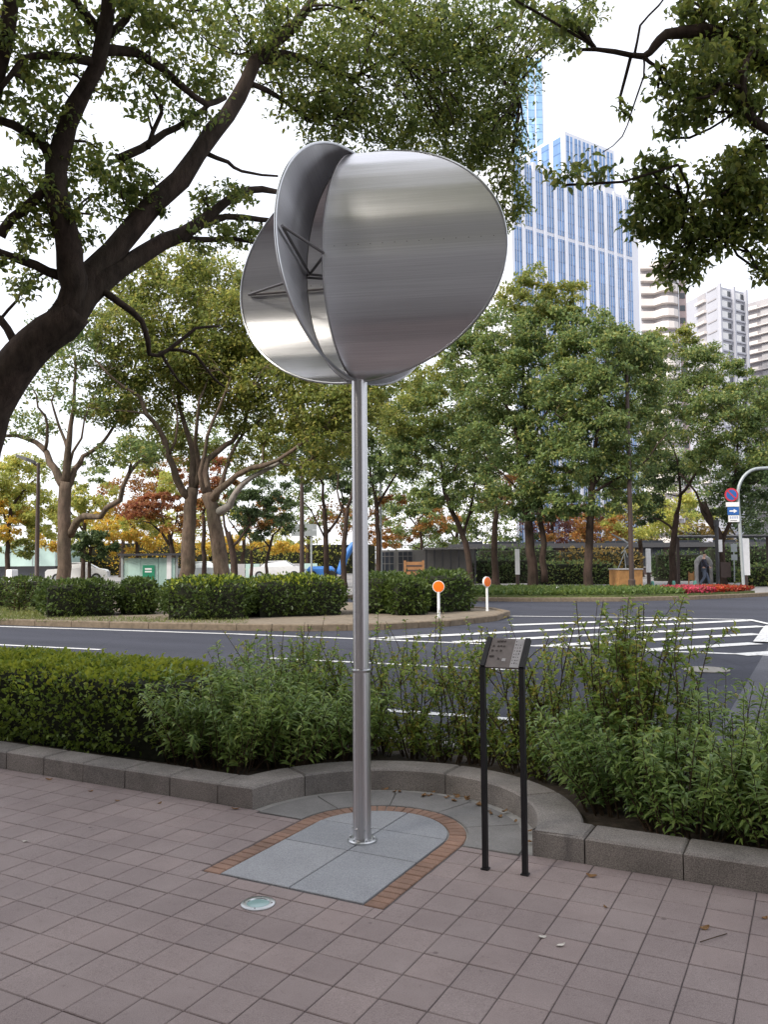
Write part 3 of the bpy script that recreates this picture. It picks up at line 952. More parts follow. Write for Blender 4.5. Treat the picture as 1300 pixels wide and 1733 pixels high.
# petals: outer rims R and inner edges L as plan vectors (right, towards viewer) from the pole axis
def plan(a, b): return RT * a - FH * b
def on_level(px, py): return gp(px, py, ZC) - np.array([SX, SY, ZC])      # plan vector of an image point at the height of the hub
Rr = [on_level(858, 408), on_level(466, 376), on_level(408, 502), plan(0.50, -0.75)]
Ll = [on_level(546, 428), on_level(518, 465), plan(0.22, -0.32), plan(0.26, 0.16)]
NT, NS = 56, 28
for i in range(4):
    V, F, UV = [], [], []
    for a in range(NT + 1):
        t = -math.pi / 2 + math.pi * a / NT
        for b in range(NS + 1):
            s = b / NS
            h = (Ll[i] * (1 - s) + Rr[i] * s) * math.cos(t)
            V.append((h[0], h[1], ZC + RV * math.sin(t))); UV.append((s, t / math.pi + 0.5))
    n = NS + 1
    for a in range(NT):
        for b in range(NS):
            F.append((a * n + b, a * n + b + 1, (a + 1) * n + b + 1, (a + 1) * n + b))
    p = uvmesh('petal', V, F, UV, M_STEEL, scul)
    sm = p.modifiers.new('sheet', 'SOLIDIFY'); sm.thickness = 0.006; sm.offset = 0
    es = p.modifiers.new('split', 'EDGE_SPLIT'); es.split_angle = R(30)
    rim = [np.array([0, 0, ZC]) + Rr[i] * math.cos(t) + np.array([0, 0, RV * math.sin(t)]) for t in np.linspace(-math.pi / 2 + .02, math.pi / 2 - .02, 48)]
    MB().tube(rim, 0.0085, 8).build('rim', M_RIM, p, True, world=False)
    edge = [np.array([0, 0, ZC]) + Ll[i] * math.cos(t) + np.array([0, 0, RV * math.sin(t)]) for t in np.linspace(-math.pi / 2 + .02, math.pi / 2 - .02, 40)]
    MB().tube(edge, 0.007, 6).build('inner_edge', M_STRUT, p, True, world=False)
    zc = np.array([0, 0, ZC])
    j = (i + 1) % 4
    for a_, b_ in ((zc + Rr[j] * 0.93, zc + Ll[i] * 0.93), (zc + Rr[j] * 0.93, zc + Ll[j] * 0.93), (zc + Ll[i] * 0.93, zc + Ll[j] * 0.93)):
        MB().tube([a_, b_], 0.0085, 8).build('strut', M_STRUT, scul, True, world=False)
    MB().tube([zc + Ll[i] * 0.97 + np.array([0, 0, -0.02]), np.array([0, 0, ZC - 0.08])], 0.008, 8).build('strut', M_STRUT, scul, True, world=False)
for dz in (-0.1, 0.08):
    MB().lathe([(0.03, ZC + dz - .035), (0.055, ZC + dz - .03), (0.055, ZC + dz + .03), (0.03, ZC + dz + .035)], (0, 0), 20).build('hub', M_STRUT, scul, True, world=False)
# rivets along the seam of the two visible shells
rv = MB()
for i in (0, 2):
    for k in range(1, 15):
        s = k / 15
        for t in (0.05,):
            h = (Ll[i] * (1 - s) + Rr[i] * s) * math.cos(t)
            nn = np.cross(Rr[i] - Ll[i], [0, 0, 1]); nn /= np.linalg.norm(nn)
            sg = 1 if nn @ (-FH) > 0 else -1
            c = h + nn * sg * 0.004 + np.array([0, 0, ZC + RV * math.sin(t)])
            rv.tube([c, c + nn * sg * 0.0025], 0.0028, 6)
rv.build('rivets', M_STRUT, scul, world=False)['kind'] = 'stuff'

# ================================================================== INFORMATION STAND
stand = empty('information_stand', (-1.515, 4.24, 0))
tag(stand, 'black two-post information stand with tilted plaque beside the sculpture pad', 'sign stand')
pa, pb = np.array([-1.622, 4.235, 0.0]), np.array([-1.408, 4.25, 0.0])
bend, top = np.array([0, 0.0, 1.065]), np.array([0, 0.125, 1.205])
for p in (pa, pb):
    m = MB(); w = 0.0135
    for A, B in ((p, p + bend), (p + bend, p + top)):
        d = (B - A) / np.linalg.norm(B - A)
        x = np.array([1, 0, 0.]); y = np.cross(d, x)
        q = [A + sx * x * w + sy * y * w * 1.0 for sx, sy in ((-1, -1), (1, -1), (1, 1), (-1, 1))] + [B + sx * x * w + sy * y * w for sx, sy in ((-1, -1), (1, -1), (1, 1), (-1, 1))]
        m.add(q, [(3, 2, 1, 0), (4, 5, 6, 7), (0, 1, 5, 4), (1, 2, 6, 5), (2, 3, 7, 6), (3, 0, 4, 7)])
    m.build('post', M_BLACK, stand)
    MB().box(p[0] - .02, p[0] + .02, p[1] - .02, p[1] + .02, 0.0, 0.008).build('foot_plate', M_BLACK, stand)
ex = (pb - pa) / np.linalg.norm(pb - pa)
ey = (top - bend) / np.linalg.norm(top - bend)
en = np.cross(ex, ey)                       # faces the viewer and up
def plate(u0, u1, v0, v1, h0, h1, name, mat, parent):
    O = pa + bend
    q = [O + ex * u + ey * v + en * h for h in (h0, h1) for u, v in ((u0, v0), (u1, v0), (u1, v1), (u0, v1))]
    return MB().add(q, [(3, 2, 1, 0), (4, 5, 6, 7), (0, 1, 5, 4), (1, 2, 6, 5), (2, 3, 7, 6), (3, 0, 4, 7)]).build(name, mat, parent)
WW, HH = 0.2145, 0.188
plq = plate(0.0145, WW - 0.0145, -0.004, HH - 0.003, -0.006, 0.006, 'plaque', M_PLATE, stand)
plate(WW - 0.066, WW - 0.017, -0.002, HH - 0.006, 0.0062, 0.008, 'pale_panel', M_PALEPL, plq)
ir = random.Random(4)
ink = MB()
def inkbar(u0, u1, v0, v1):
    O = pa + bend
    q = [O + ex * u + ey * v + en * 0.0088 for u, v in ((u0, v0), (u1, v0), (u1, v1), (u0, v1))]
    ink.add(q, [(0, 1, 2, 3)])
for v, marks in ((0.160, (0.055, 0.068, 0.078, 0.092)), (0.128, (0.035, 0.062, 0.078, 0.095)), (0.098, (0.035, 0.058, 0.082)), (0.06, (0.030, 0.038, 0.046)), (0.045, (0.078,))):
    for u in marks:
        for k in range(3):
            inkbar(u - .006 + k * 0.004, u - .003 + k * 0.004, v + ir.uniform(-.004, 0), v + 0.010 + ir.uniform(-.003, .003))
        inkbar(u - .007, u + .006, v + 0.003, v + 0.0045)
for k in range(22):
    u = WW - 0.060 + (k % 3) * 0.013; v = 0.02 + (k // 3) * 0.02
    inkbar(u, u + ir.uniform(.003, .008), v, v + ir.uniform(.004, .010))
ink.build('lettering', M_INK, plq)['kind'] = 'stuff'
plate(0.098, 0.118, 0.036, 0.054, 0.0062, 0.0075, 'emblem', M_PALEPL, plq)

# ================================================================== IN-GROUND LAMP
lx, ly = -2.44, 3.33
lamp = empty('ground_light', (lx, ly, 0))
tag(lamp, 'round flush ground light with metal ring in front of the granite pad', 'ground light')
m = MB(); m.lathe([(0.082, -0.02), (0.082, 0.004), (0.076, 0.007), (0.056, 0.006), (0.054, 0.002), (0.054, -0.01)], (0, 0), 36)
m.build('ring', M_RIM, lamp, True, world=False)
MB().lathe([(0.056, -0.01), (0.055, 0.002), (0.03, 0.0045), (0.0, 0.005)], (0, 0), 32).build('lens', M_LENS, lamp, True, world=False)
for k in range(4):
    a = k * math.pi / 2 + .4
    MB().lathe([(0.004, 0.004), (0.004, 0.0085), (0.002, 0.009)], (0.067 * math.cos(a), 0.067 * math.sin(a)), 8).build('screw', M_STRUT, lamp, world=False)

# ================================================================== PLANTING NEXT TO THE PLAZA
def hedge(name, label, boxes, leaf_mat, n, leaf, seed, core=True, group=None, shape=2, wide=0.6, rnd=0.18, stems=False, pw=5.0, top_share=0.8):
    """boxes: list of (centre xy, half length, half depth, z0, z1, rotation)"""
    rng = np.random.default_rng(seed)
    c0 = boxes[0][0]
    root = empty(name, (c0[0], c0[1], boxes[0][3]))
    Pall, Dall = [], []
    cm = MB()
    tot = sum(b[1] * b[2] + (b[1] + b[2]) * (b[4] - b[3]) for b in boxes)
    for c, hl, hd, z0, z1, rot in boxes:
        k = int(n * (hl * hd + (hl + hd) * (z1 - z0)) / tot)
        hz = (z1 - z0) / 2
        # rounded box surface by superellipsoid sampling
        d = unit(k * 2, rng)
        sc = (np.abs(d[:, 0] ) ** pw + np.abs(d[:, 1]) ** pw + np.abs(d[:, 2]) ** pw) ** (-1 / pw)
        wts = sc ** 2; keep = rng.uniform(0, wts.max(), len(d)) < wts
        # area weighting for elongated boxes: resample along length
        q = d * sc[:, None]
        face = np.abs(d).argmax(1)
        probs = np.array([hd * hz, hl * hz * 1.0, hl * hd])[face]; probs = probs / probs.max()
        keep = rng.uniform(0, 1, len(d)) < probs
        q = q[keep]; d = d[keep]
        while len(q) < k:
            d2 = unit(k, rng); s2 = (np.abs(d2) ** pw).sum(1) ** (-1 / pw); f2 = np.abs(d2).argmax(1)
            pr = np.array([hd * hz, hl * hz, hl * hd])[f2]; kp = rng.uniform(0, 1, k) < pr / pr.max()
            q = np.concatenate([q, (d2 * s2[:, None])[kp]]); d = np.concatenate([d, d2[kp]])
        q, d = q[:k], d[:k]
        lump = 1 + 0.10 * np.sin(q[:, 0] * hl * 4.1 + seed) * np.sin(q[:, 2] * 3 + q[:, 1] * 5) + 0.05 * np.sin(q[:, 0] * hl * 11 + q[:, 2] * 9)
        inset = 1 - np.abs(rng.normal(0, 1, k)) * rnd * 0.5
        inset += (rng.uniform(0, 1, k) < 0.05) * rng.uniform(0.02, 0.16, k)
        p = q * np.array([hl, hd, hz]) * np.stack([1 + 0 * lump, lump * inset, (1 + (lump - 1) * 0.7) * inset], 1)
        p[:, 0] -= np.sign(q[:, 0]) * (1 - inset) * min(hl, hd)
        cr_, sr_ = math.cos(rot), math.sin(rot)
        W = np.stack([c[0] + p[:, 0] * cr_ - p[:, 1] * sr_, c[1] + p[:, 0] * sr_ + p[:, 1] * cr_, (z0 + z1) / 2 + p[:, 2]], 1)
        keepz = W[:, 2] > z0 + 0.02
        D = np.stack([d[:, 0] * cr_ - d[:, 1] * sr_, d[:, 0] * sr_ + d[:, 1] * cr_, d[:, 2] + 0.35], 1) + rng.normal(size=(k, 3)) * 0.6
        Pall.append(W[keepz]); Dall.append(D[keepz])
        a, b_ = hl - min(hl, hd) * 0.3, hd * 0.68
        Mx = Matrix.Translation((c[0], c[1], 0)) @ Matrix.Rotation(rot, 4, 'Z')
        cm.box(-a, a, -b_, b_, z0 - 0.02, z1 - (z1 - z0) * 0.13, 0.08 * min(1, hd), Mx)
    Pp, Dd = np.concatenate(Pall), np.concatenate(Dall)
    Dd /= np.linalg.norm(Dd, axis=1, keepdims=True)
    zt_ = max(b[4] for b in boxes); zb_ = boxes[0][3]
    topm = (Pp[:, 2] > zb_ + (zt_ - zb_) * (0.80 + 0.14 * rng.uniform(-1, 1, len(Pp)))) & (rng.uniform(0, 1, len(Pp)) < top_share)  # share of the upper leaves that gets the lighter yellow-green material
    for sel, nm_, mt in ((~topm, 'foliage', leaf_mat), (topm, 'top_foliage', L_HEDGETOP)):
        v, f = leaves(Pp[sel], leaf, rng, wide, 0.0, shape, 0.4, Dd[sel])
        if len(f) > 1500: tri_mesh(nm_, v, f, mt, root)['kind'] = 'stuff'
    cm.build('dark_core', M_CORE, root)  # solid dark box filling the inside of the hedge
    tag(root, label, 'hedge' if 'hedge' in name else 'shrub', group)
    return root
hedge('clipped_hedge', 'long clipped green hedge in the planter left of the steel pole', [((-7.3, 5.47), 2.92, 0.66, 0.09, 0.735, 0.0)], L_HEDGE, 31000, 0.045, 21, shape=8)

def stem_shrub(name, label, x, y, h, spread, n_stem, n_leaf, leaf, wide, mat, seed, lean=0.35, base_r=0.18, tip_bias=0.6, branch=0, twig_mat=None, group=None, droop=0.25, r0=0.006, shape=8):
    rng = np.random.default_rng(seed)
    root = empty(name, (x, y, 0.07))
    wood = MB()
    P, D = [], []
    per = max(3, n_leaf // max(1, n_stem * (1 + branch)))
    def stem(a, dirn, L, r, leaves_n, s0):
        k = 6
        pts = [a]; d = dirn / np.linalg.norm(dirn)
        for i in range(k):
            d = d + rng.normal(size=3) * 0.10 + np.array([0, 0, 0.03])
            d /= np.linalg.norm(d)
            pts.append(pts[-1] + d * L / k)
        pts = np.array(pts)
        wood.tube(pts, [r * (1 - 0.7 * i / k) for i in range(k + 1)], 4, False)
        for _ in range(leaves_n):
            s = s0 + (1 - s0) * rng.uniform() ** tip_bias
            i = min(k - 1, int(s * k)); f = s * k - i
            p = pts[i] * (1 - f) + pts[i + 1] * f
            tdir = pts[i + 1] - pts[i]; tdir /= np.linalg.norm(tdir)
            o = rng.normal(size=3); o -= tdir * (o @ tdir); o /= np.linalg.norm(o)
            P.append(p); D.append(o * 0.85 + tdir * rng.uniform(0.2, 0.9))
        return pts
    for i in range(n_stem):
        th = rng.uniform(0, 2 * math.pi); rr = math.sqrt(rng.uniform())
        a = np.array([x + rr * base_r * math.cos(th), y + rr * base_r * math.sin(th) * 0.8, 0.07])
        d = np.array([math.cos(th) * rr * lean * spread, math.sin(th) * rr * lean * spread * 0.6, 1.0])
        H = h * rng.uniform(0.6, 1.05)
        p = stem(a, d, H, r0 * rng.uniform(0.7, 1.2), per, 0.12)
        for b in range(branch):
            i0 = rng.integers(1, 5)
            bd = rng.normal(size=3) * 0.45 + np.array([0, 0, 0.8])
            stem(p[i0], bd, H * rng.uniform(0.22, 0.5), r0 * 0.5, per, 0.1)
    P, D = np.array(P), np.array(D)
    D /= np.linalg.norm(D, axis=1, keepdims=True)
    v, f = leaves(P, leaf, rng, wide, droop, shape, 0.55, D, 0.18)
    tri_mesh('foliage', v, f, mat, root)
    wood.build('stems', twig_mat or M_TWIG, root)
    tag(root, label, 'shrub', group)
    return root
# leafy shrubs between the hedge and the steel pole
LS = [(-4.42, 5.15, 0.78, 'lance-leaved shrub touching the right end of the clipped hedge'),
      (-4.02, 5.12, 0.80, 'lush lance-leaved shrub bulging over the kerb left of the curve'),
      (-4.15, 5.75, 0.95, 'taller pale-tipped leafy shrub behind the bulging one near the hedge end'),
      (-3.70, 5.35, 0.72, 'dark leafy shrub where the granite kerb starts to curve'),
      (-3.45, 5.72, 0.68, 'leafy shrub directly left of the pole behind the curved kerb'),
      (-3.85, 6.0, 0.78, 'leafy shrub at the road edge left of the pole')]
for i, (x, y, h, lb) in enumerate(LS):
    stem_shrub('leafy_shrub', lb, x, y, h * 0.92, 1.5, 60, 2700, 0.072, 0.22, L_SHRUB, 100 + i, 0.42, 0.26, 0.75, group='leafy planter shrubs')
RS = [(-1.12, 5.32, 0.72, 'glossy leafy shrub at the right end of the curved kerb'),
      (-0.72, 5.10, 0.70, 'dense glossy shrub over the right kerb, first from the curve'),
      (-0.25, 5.05, 0.72, 'dense glossy shrub over the right kerb near the picture edge'),
      (0.22, 5.12, 0.78, 'dense glossy shrub over the right kerb at the picture edge'),
      (-0.55, 5.65, 0.90, 'taller shrub with pale young tips behind the right kerb'),
      (0.02, 5.70, 0.92, 'taller bright-tipped shrub behind, at the right picture edge'),
      (-1.35, 5.75, 0.62, 'low leafy shrub behind the stand between curve and tall clump'),
      (0.5, 5.5, 0.9, 'big glossy shrub cut by the right picture edge')]
for i, (x, y, h, lb) in enumerate(RS):
    stem_shrub('leafy_shrub', lb, x, y, h * 0.9, 1.5, 64, 3300, 0.062, 0.24, L_SHRUB, 140 + i, 0.42, 0.26, 0.75, group='leafy planter shrubs')
stem_shrub('tall_shrub', 'tall upright shrub with bare reddish stems right of the information stand', -1.10, 5.72, 1.30, 0.7, 42, 6800, 0.045, 0.42, L_TWIG, 160, 0.22, 0.20, 0.8, 2, group='leafy planter shrubs', r0=0.008)
# sparse twiggy shrubs behind the curved kerb
TW = [(432, 6.15, 1.05, 'thin twiggy shrub, leftmost against the road'), (470, 6.05, 1.15, 'thin twiggy shrub second from the left against the road'),
      (520, 6.1, 1.10, 'twiggy shrub leaning right, left of the pole'), (575, 6.0, 1.05, 'twiggy shrub just left of the steel pole'),
      (650, 6.1, 1.10, 'twiggy shrub just right of the steel pole'), (700, 6.0, 1.02, 'bushy twig shrub between pole and stand'),
      (752, 6.1, 1.16, 'dark-stemmed twiggy shrub left of the information stand'), (800, 6.05, 1.05, 'twiggy shrub behind the left post of the stand'),
      (862, 6.1, 1.1, 'twiggy shrub behind the right post of the stand'), (905, 6.0, 1.2, 'forked twiggy shrub right of the stand'),
      (955, 6.05, 1.2, 'leafy-topped twiggy shrub left of the tall clump'), (1000, 5.95, 1.1, 'thin twiggy shrub touching the tall clump')]
for i, (px, y, h, lb) in enumerate(TW):
    # column px at the row y: find the ground point on that image column
    d = ray(px, 1250); t = y / d[1]; x = d[0] * t
    stem_shrub('twiggy_shrub', lb, x, y, h, 1.3, 7, 1500, 0.033, 0.5, L_TWIG, 200 + i, 0.42, 0.07, 1.0, 5, group='twiggy planter shrubs', r0=0.0075)
# low filler plants along the back of the curve
for i, (px, y) in enumerate(((640, 5.98), (700, 6.05), (760, 5.98), (820, 6.05), (880, 5.98), (940, 5.85), (585, 6.0), (540, 5.85))):
    d = ray(px, 1250); t = y / d[1]; x = d[0] * t
    stem_shrub('low_plant', 'low bright green plant behind the curved kerb, ' + ('just right of the pole', 'second right of the pole', 'midway between pole and stand', 'behind the left post of the stand', 'behind the right post of the stand', 'between stand and tall clump', 'hidden by the steel pole', 'left of the steel pole')[i], x, y, 0.36, 1.4, 22, 420, 0.05, 0.4, L_TWIG, 240 + i, 0.5, 0.14, 0.8, group='low plants behind the curved kerb')

# ================================================================== FALLEN LEAVES AND SCRAPS
def leaf_piece(name, label, p, size, mat, cat, group, rot, curl, z=0.003):
    rng = random.Random(int(p[0] * 997 + p[1] * 131))
    n = 5
    vs, fs = [], []
    for i in range(n + 1):
        t = i / n; w = size * 0.28 * math.sin(math.pi * min(1, t * 0.95 + 0.04)) ** 0.8
        zz = curl * size * (t - 0.5) ** 2 * 2
        for s in (-1, 0, 1):
            vs.append(((t - 0.5) * size, s * w, zz * 0.45 + abs(s) * curl * size * 0.12 * rng.uniform(0.2, 1.6)))
    for i in range(n):
        for s in range(2):
            a = i * 3 + s; fs.append((a, a + 3, a + 4, a + 1))
    o = MB().add(vs, fs).build(name, mat, None)
    sm = o.modifiers.new('thick', 'SOLIDIFY'); sm.thickness = 0.0012
    o.location = (p[0], p[1], z); o.rotation_euler = (rng.uniform(-.2, .2), rng.uniform(-.2, .2), rot)
    tag(o, label, cat, group)
    return o
lr = random.Random(31)
FL = [((1002, 1484), 'curled brown leaf lying against the right kerb', .055), ((1194, 1572), 'rust brown dead leaf on the tiles near the right edge', .045), ((1025, 1536), 'tiny brown leaf on a tile joint right of the stand', .025),
      ((1295, 1555), 'small brown leaf at the right picture edge', .035), ((398, 1370), 'brown leaf beside the left kerb corner', .05), ((198, 1356), 'small dark leaf on the tiles below the left kerb', .03),
      ((153, 1340), 'brown leaf on the tiles in front of the left kerb', .04), ((270, 1360), 'dark leaf a little left of the kerb corner', .03), ((82, 1320), 'pale leaf under the left kerb', .05), ((1178, 1482), 'small leaf at the foot of the right kerb', .03)]
for (px, py), lb, s in FL:
    leaf_piece('fallen_leaf', lb, gp(px, py), s, M_DEADL, 'leaf', 'fallen leaves', lr.uniform(0, 6), 0.7)
for px, py, lb in ((918, 1587, 'small crumpled white scrap on the tiles, left of two'), (950, 1601, 'flat pale scrap on the tiles, right of two'), (42, 1425, 'tiny pale scrap on the tiles at the left')):
    leaf_piece('paper_scrap', lb, gp(px, py), 0.04, M_LITTER, 'litter', 'pale scraps on the tiles', lr.uniform(0, 6), 0.5)
tw = MB().tube([gp(1186, 1594, .004), gp(1208, 1587, .008), gp(1231, 1580, .004)], 0.0022, 5).build('twig', M_TWIG)
tag(tw, 'thin fallen twig on the tiles near the right edge', 'twig')
for k in range(26):
    a = lr.uniform(R(40), R(95)); rr = lr.uniform(0.80, 0.94)
    if k > 18: a = lr.uniform(R(10), R(150))
    leaf_piece('fallen_leaf', 'dry brown leaf in the drift along the curved kerb', (CXP + rr * math.cos(a), CYP + rr * math.sin(a)), lr.uniform(.03, .06), M_DEADL, 'leaf', 'dry leaves along the curved kerb', lr.uniform(0, 6), lr.uniform(.4, .9), 0.006)

# ================================================================== BIG TREE AT THE LEFT, OVER THE PLAZA
g_ = foot(-75, 8.3)
bigbase = np.array([g_[0], 5.6, 0.07]) if abs(g_[1] - 5.6) < 2.5 else g_
bigbase = np.array([gp(-105, 1240)[0], gp(-105, 1240)[1], 0.05])
make_tree('camphor_tree', 'large dark camphor tree leaning in from the left over the sculpture', bigbase, 8.4,
    [(-62, 950, 0), (-54, 850, 0), (-42, 760, 0), (-18, 690, 0), (18, 628, 0), (58, 584, 0), (105, 548, 0), (128, 525, 0)],
    [([(70, 574, 0), (112, 535, 0), (124, 490, -.05), (118, 450, -.1), (112, 400, -.2), (96, 330, -.3), (105, 240, -.4), (125, 180, -.5), (165, 110, -.6), (178, 40, -.7), (185, -60, -.8)], .18, .055),
     ([(70, 578, 0), (125, 528, 0), (160, 460, .2), (230, 385, .4), (300, 300, .6), (360, 225, .9), (405, 160, 1.2), (430, 105, 1.4), (500, 45, 1.8), (540, -20, 2.2)], .17, .045),
     ([(115, 535, 0), (175, 478, .2), (240, 430, .5), (310, 395, .8), (360, 360, 1.0), (410, 322, 1.2), (470, 325, 1.5)], .14, .03),
     ([(310, 395, .8), (380, 372, 1.1), (440, 372, 1.4), (480, 375, 1.6)], .05, .02),
     ([(285, 405, .7), (340, 408, 1.0), (395, 405, 1.3), (440, 415, 1.5)], .045, .02),
     ([(160, 480, .1), (200, 510, .2), (240, 545, .3), (252, 600, .4), (285, 592, .5), (330, 555, .6), (370, 552, .7)], .045, .012),
     ([(285, 592, .5), (330, 600, .6), (360, 640, .6), (380, 655, .7)], .02, .01),
     ([(270, 595, .5), (300, 640, .5), (320, 662, .5)], .02, .008),
     ([(100, 290, -.3), (75, 250, -.4), (40, 220, -.5), (0, 205, -.6), (-60, 190, -.7)], .07, .03),
     ([(165, 110, -.6), (130, 98, -.7), (80, 95, -.8), (40, 100, -.9), (0, 150, -1.0)], .055, .02),
     ([(175, 85, -.6), (210, 85, -.4), (250, 100, -.2), (300, 140, 0), (350, 175, .3), (380, 165, .6)], .055, .03),
     ([(200, 270, .2), (240, 250, .3), (280, 225, .5), (320, 205, .7), (360, 170, .9)], .05, .025),
     ([(250, 250, .3), (272, 190, .4), (260, 155, .3), (245, 140, .3)], .03, .01),
     ([(430, 105, 1.4), (480, 92, 1.8), (540, 110, 2.2), (600, 130, 2.6), (650, 100, 3.0), (700, 60, 3.3)], .06, .02),
     ([(415, 140, 1.3), (450, 150, 1.6), (480, 170, 1.9), (520, 205, 2.2), (560, 200, 2.4)], .04, .015),
     ([(540, -20, 2.2), (620, 20, 2.8), (700, 70, 3.4), (770, 80, 3.8), (850, 130, 4.2), (880, 170, 4.4)], .05, .015),
     ([(28, 590, 0), (12, 555, 0), (-15, 530, 0), (-50, 500, 0)], .05, .03),
     ([(0, 400, -.3), (20, 370, -.3), (60, 340, -.3), (90, 300, -.3)], .05, .045),
     ([(118, 470, 0), (80, 460, -.1), (40, 440, -.2), (0, 428, -.3), (-60, 400, -.4)], .06, .03),
     ([(178, 60, -.6), (140, 20, -.7), (110, -20, -.8)], .06, .03), ([(178, 60, -.6), (215, 30, -.5), (235, -20, -.5)], .05, .02),
     ([(350, 260, .9), (385, 275, 1.1), (410, 290, 1.3), (470, 298, 1.6)], .03, .012),
     ([(-20, 160, -.9), (10, 60, -1), (20, -30, -1.1)], .09, .06)],
    [(60, 60, 95, 60, -.8, 900), (190, 30, 90, 50, -.5, 800), (300, 60, 90, 60, 0, 800), (60, 180, 80, 45, -.6, 600), (230, 150, 70, 50, 0, 450),
     (330, 160, 70, 50, .4, 520), (60, 300, 75, 60, -.3, 650), (160, 290, 60, 50, 0, 480), (215, 300, 50, 35, .3, 420), (130, 370, 70, 45, -.1, 520), (40, 390, 60, 40, -.2, 380),
     (60, 470, 70, 30, -.1, 260), (240, 345, 45, 30, .4, 260), (380, 350, 60, 35, 1.1, 480), (330, 400, 70, 25, .9, 300), (420, 390, 45, 25, 1.4, 320),
     (420, 40, 90, 60, 1.4, 1300), (520, 60, 100, 70, 2.0, 1900), (500, 150, 80, 50, 1.9, 1000), (560, 190, 70, 55, 2.4, 1200),
     (630, 50, 100, 70, 2.8, 2300), (620, 150, 80, 60, 2.8, 1700), (720, 40, 100, 70, 3.4, 2600), (730, 140, 90, 70, 3.6, 2800), (800, 60, 80, 60, 3.9, 2000), (820, 150, 75, 70, 4.2, 2100),
     (760, 230, 90, 55, 4.0, 2400), (840, 250, 60, 70, 4.4, 1800), (860, 340, 35, 55, 4.5, 900), (600, 235, 70, 35, 2.8, 600), (900, 50, 70, 50, 4.2, 1100), (690, 215, 60, 30, 3.4, 700), (970, 30, 60, 35, 4.2, 650), (885, 130, 35, 35, 4.4, 450)],
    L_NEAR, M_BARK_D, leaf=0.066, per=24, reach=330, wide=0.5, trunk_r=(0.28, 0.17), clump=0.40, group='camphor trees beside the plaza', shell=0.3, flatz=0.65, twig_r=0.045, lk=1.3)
# ================================================================== TREE REACHING IN FROM THE RIGHT
rb = foot(1530, 6.4, 0.05)
make_tree('camphor_tree', 'dark camphor tree reaching in from the upper right corner', rb, 6.3,
    [(1530, 900, 0), (1520, 600, 0), (1490, 400, 0), (1450, 260, 0)],
    [([(1450, 260, 0), (1380, 170, -.1), (1300, 115, -.2), (1240, 70, -.2), (1190, 52, -.3), (1130, 62, -.3), (1108, 78, -.3), (1090, 95, -.3), (1040, 88, -.3), (985, 84, -.3)], .085, .012),
     ([(1450, 260, 0), (1380, 260, -.1), (1300, 218, -.3), (1270, 195, -.4), (1258, 150, -.4), (1265, 100, -.4)], .05, .02),
     ([(1090, 95, -.3), (1090, 130, -.3), (1068, 190, -.3), (1055, 230, -.3), (1020, 258, -.3)], .008, .004),
     ([(1075, 90, -.3), (1085, 45, -.3), (1115, 10, -.3), (1130, -10, -.3)], .010, .006),
     ([(1450, 300, 0), (1380, 330, 0), (1300, 310, 0), (1230, 330, .1), (1190, 345, .1), (1130, 350, .1), (1080, 350, .2)], .05, .008),
     ([(1300, 310, 0), (1260, 380, 0), (1200, 420, .1), (1150, 455, .1)], .025, .006)],
    [(1230, 40, 80, 50, -.2, 800), (1280, 100, 50, 45, -.2, 520), (1190, 130, 75, 45, -.3, 760), (1160, 190, 55, 25, -.3, 300), (1270, 180, 45, 40, -.3, 330), (1180, 20, 40, 25, -.3, 180),
     (1110, 300, 45, 40, .1, 420), (1100, 370, 40, 40, .1, 420), (1160, 380, 55, 50, .1, 620), (1240, 310, 55, 45, 0, 620), (1280, 360, 50, 60, 0, 620), (1210, 400, 50, 40, .1, 380), (1150, 450, 40, 35, .1, 330),
     (1270, 270, 40, 30, 0, 260), (1290, 440, 30, 35, 0, 160), (1000, 285, 55, 16, -.3, 70), (950, 292, 40, 20, -.3, 60), (1060, 180, 14, 16, -.3, 22), (880, 30, 70, 40, 0, 160), (980, 50, 40, 25, -.2, 130)],
    L_NEAR, M_BARK_D, leaf=0.06, lk=1.5, per=11, reach=130, wide=0.5, trunk_r=(0.22, 0.13), clump=0.5, group='camphor trees beside the plaza', shell=0.2, flatz=0.8, twig_r=0.02)

# ================================================================== MEDIAN: HEDGES, TREES, DELINEATORS
def hbox(pxa, pya, pxb, pyb, depth, h):
    """a hedge block whose front foot runs between two image points on the raised median"""
    a, b = gp(pxa, pya, 0.12)[:2], gp(pxb, pyb, 0.12)[:2]
    d = b - a; L = np.linalg.norm(d); rot = math.atan2(d[1], d[0]); n = np.array([-d[1], d[0]]) / L
    c = (a + b) / 2 + n * depth / 2
    return (c, L / 2, depth / 2, 0.12, 0.12 + h, rot)
MH = [((-30, 1030, 92, 1027, 1.6, 0.95), 'dark hedge block at the far left of the median, behind the young shrub'),
      ((62, 1047, 210, 1042, 1.8, 0.98), 'clipped hedge block at the left end of the median row'),
      ((205, 1042, 270, 1040, 1.6, 1.0), 'narrow clipped hedge block second in the median row'),
      ((258, 1051, 430, 1049, 2.2, 1.05), 'long rounded hedge block in the middle of the median'),
      ((425, 1047, 600, 1041, 2.0, 1.05), 'wide hedge block on the median left of the steel pole'),
      ((596, 1040, 690, 1040, 2.2, 1.1), 'hedge block on the median just right of the steel pole'),
      ((668, 1043, 735, 1041, 1.6, 1.0), 'round clipped bush behind the left orange reflector'),
      ((742, 1038, 820, 1034, 2.0, 1.15), 'big round clipped bush between the two orange reflectors')]
for i, (a, lb) in enumerate(MH):
    hedge('clipped_hedge', lb, [hbox(*a)], L_HEDGE2, 6500 if i in (3, 4) else 4300, 0.10, 300 + i, group='clipped hedges on the median', rnd=0.25, pw=3.4, top_share=0.42)
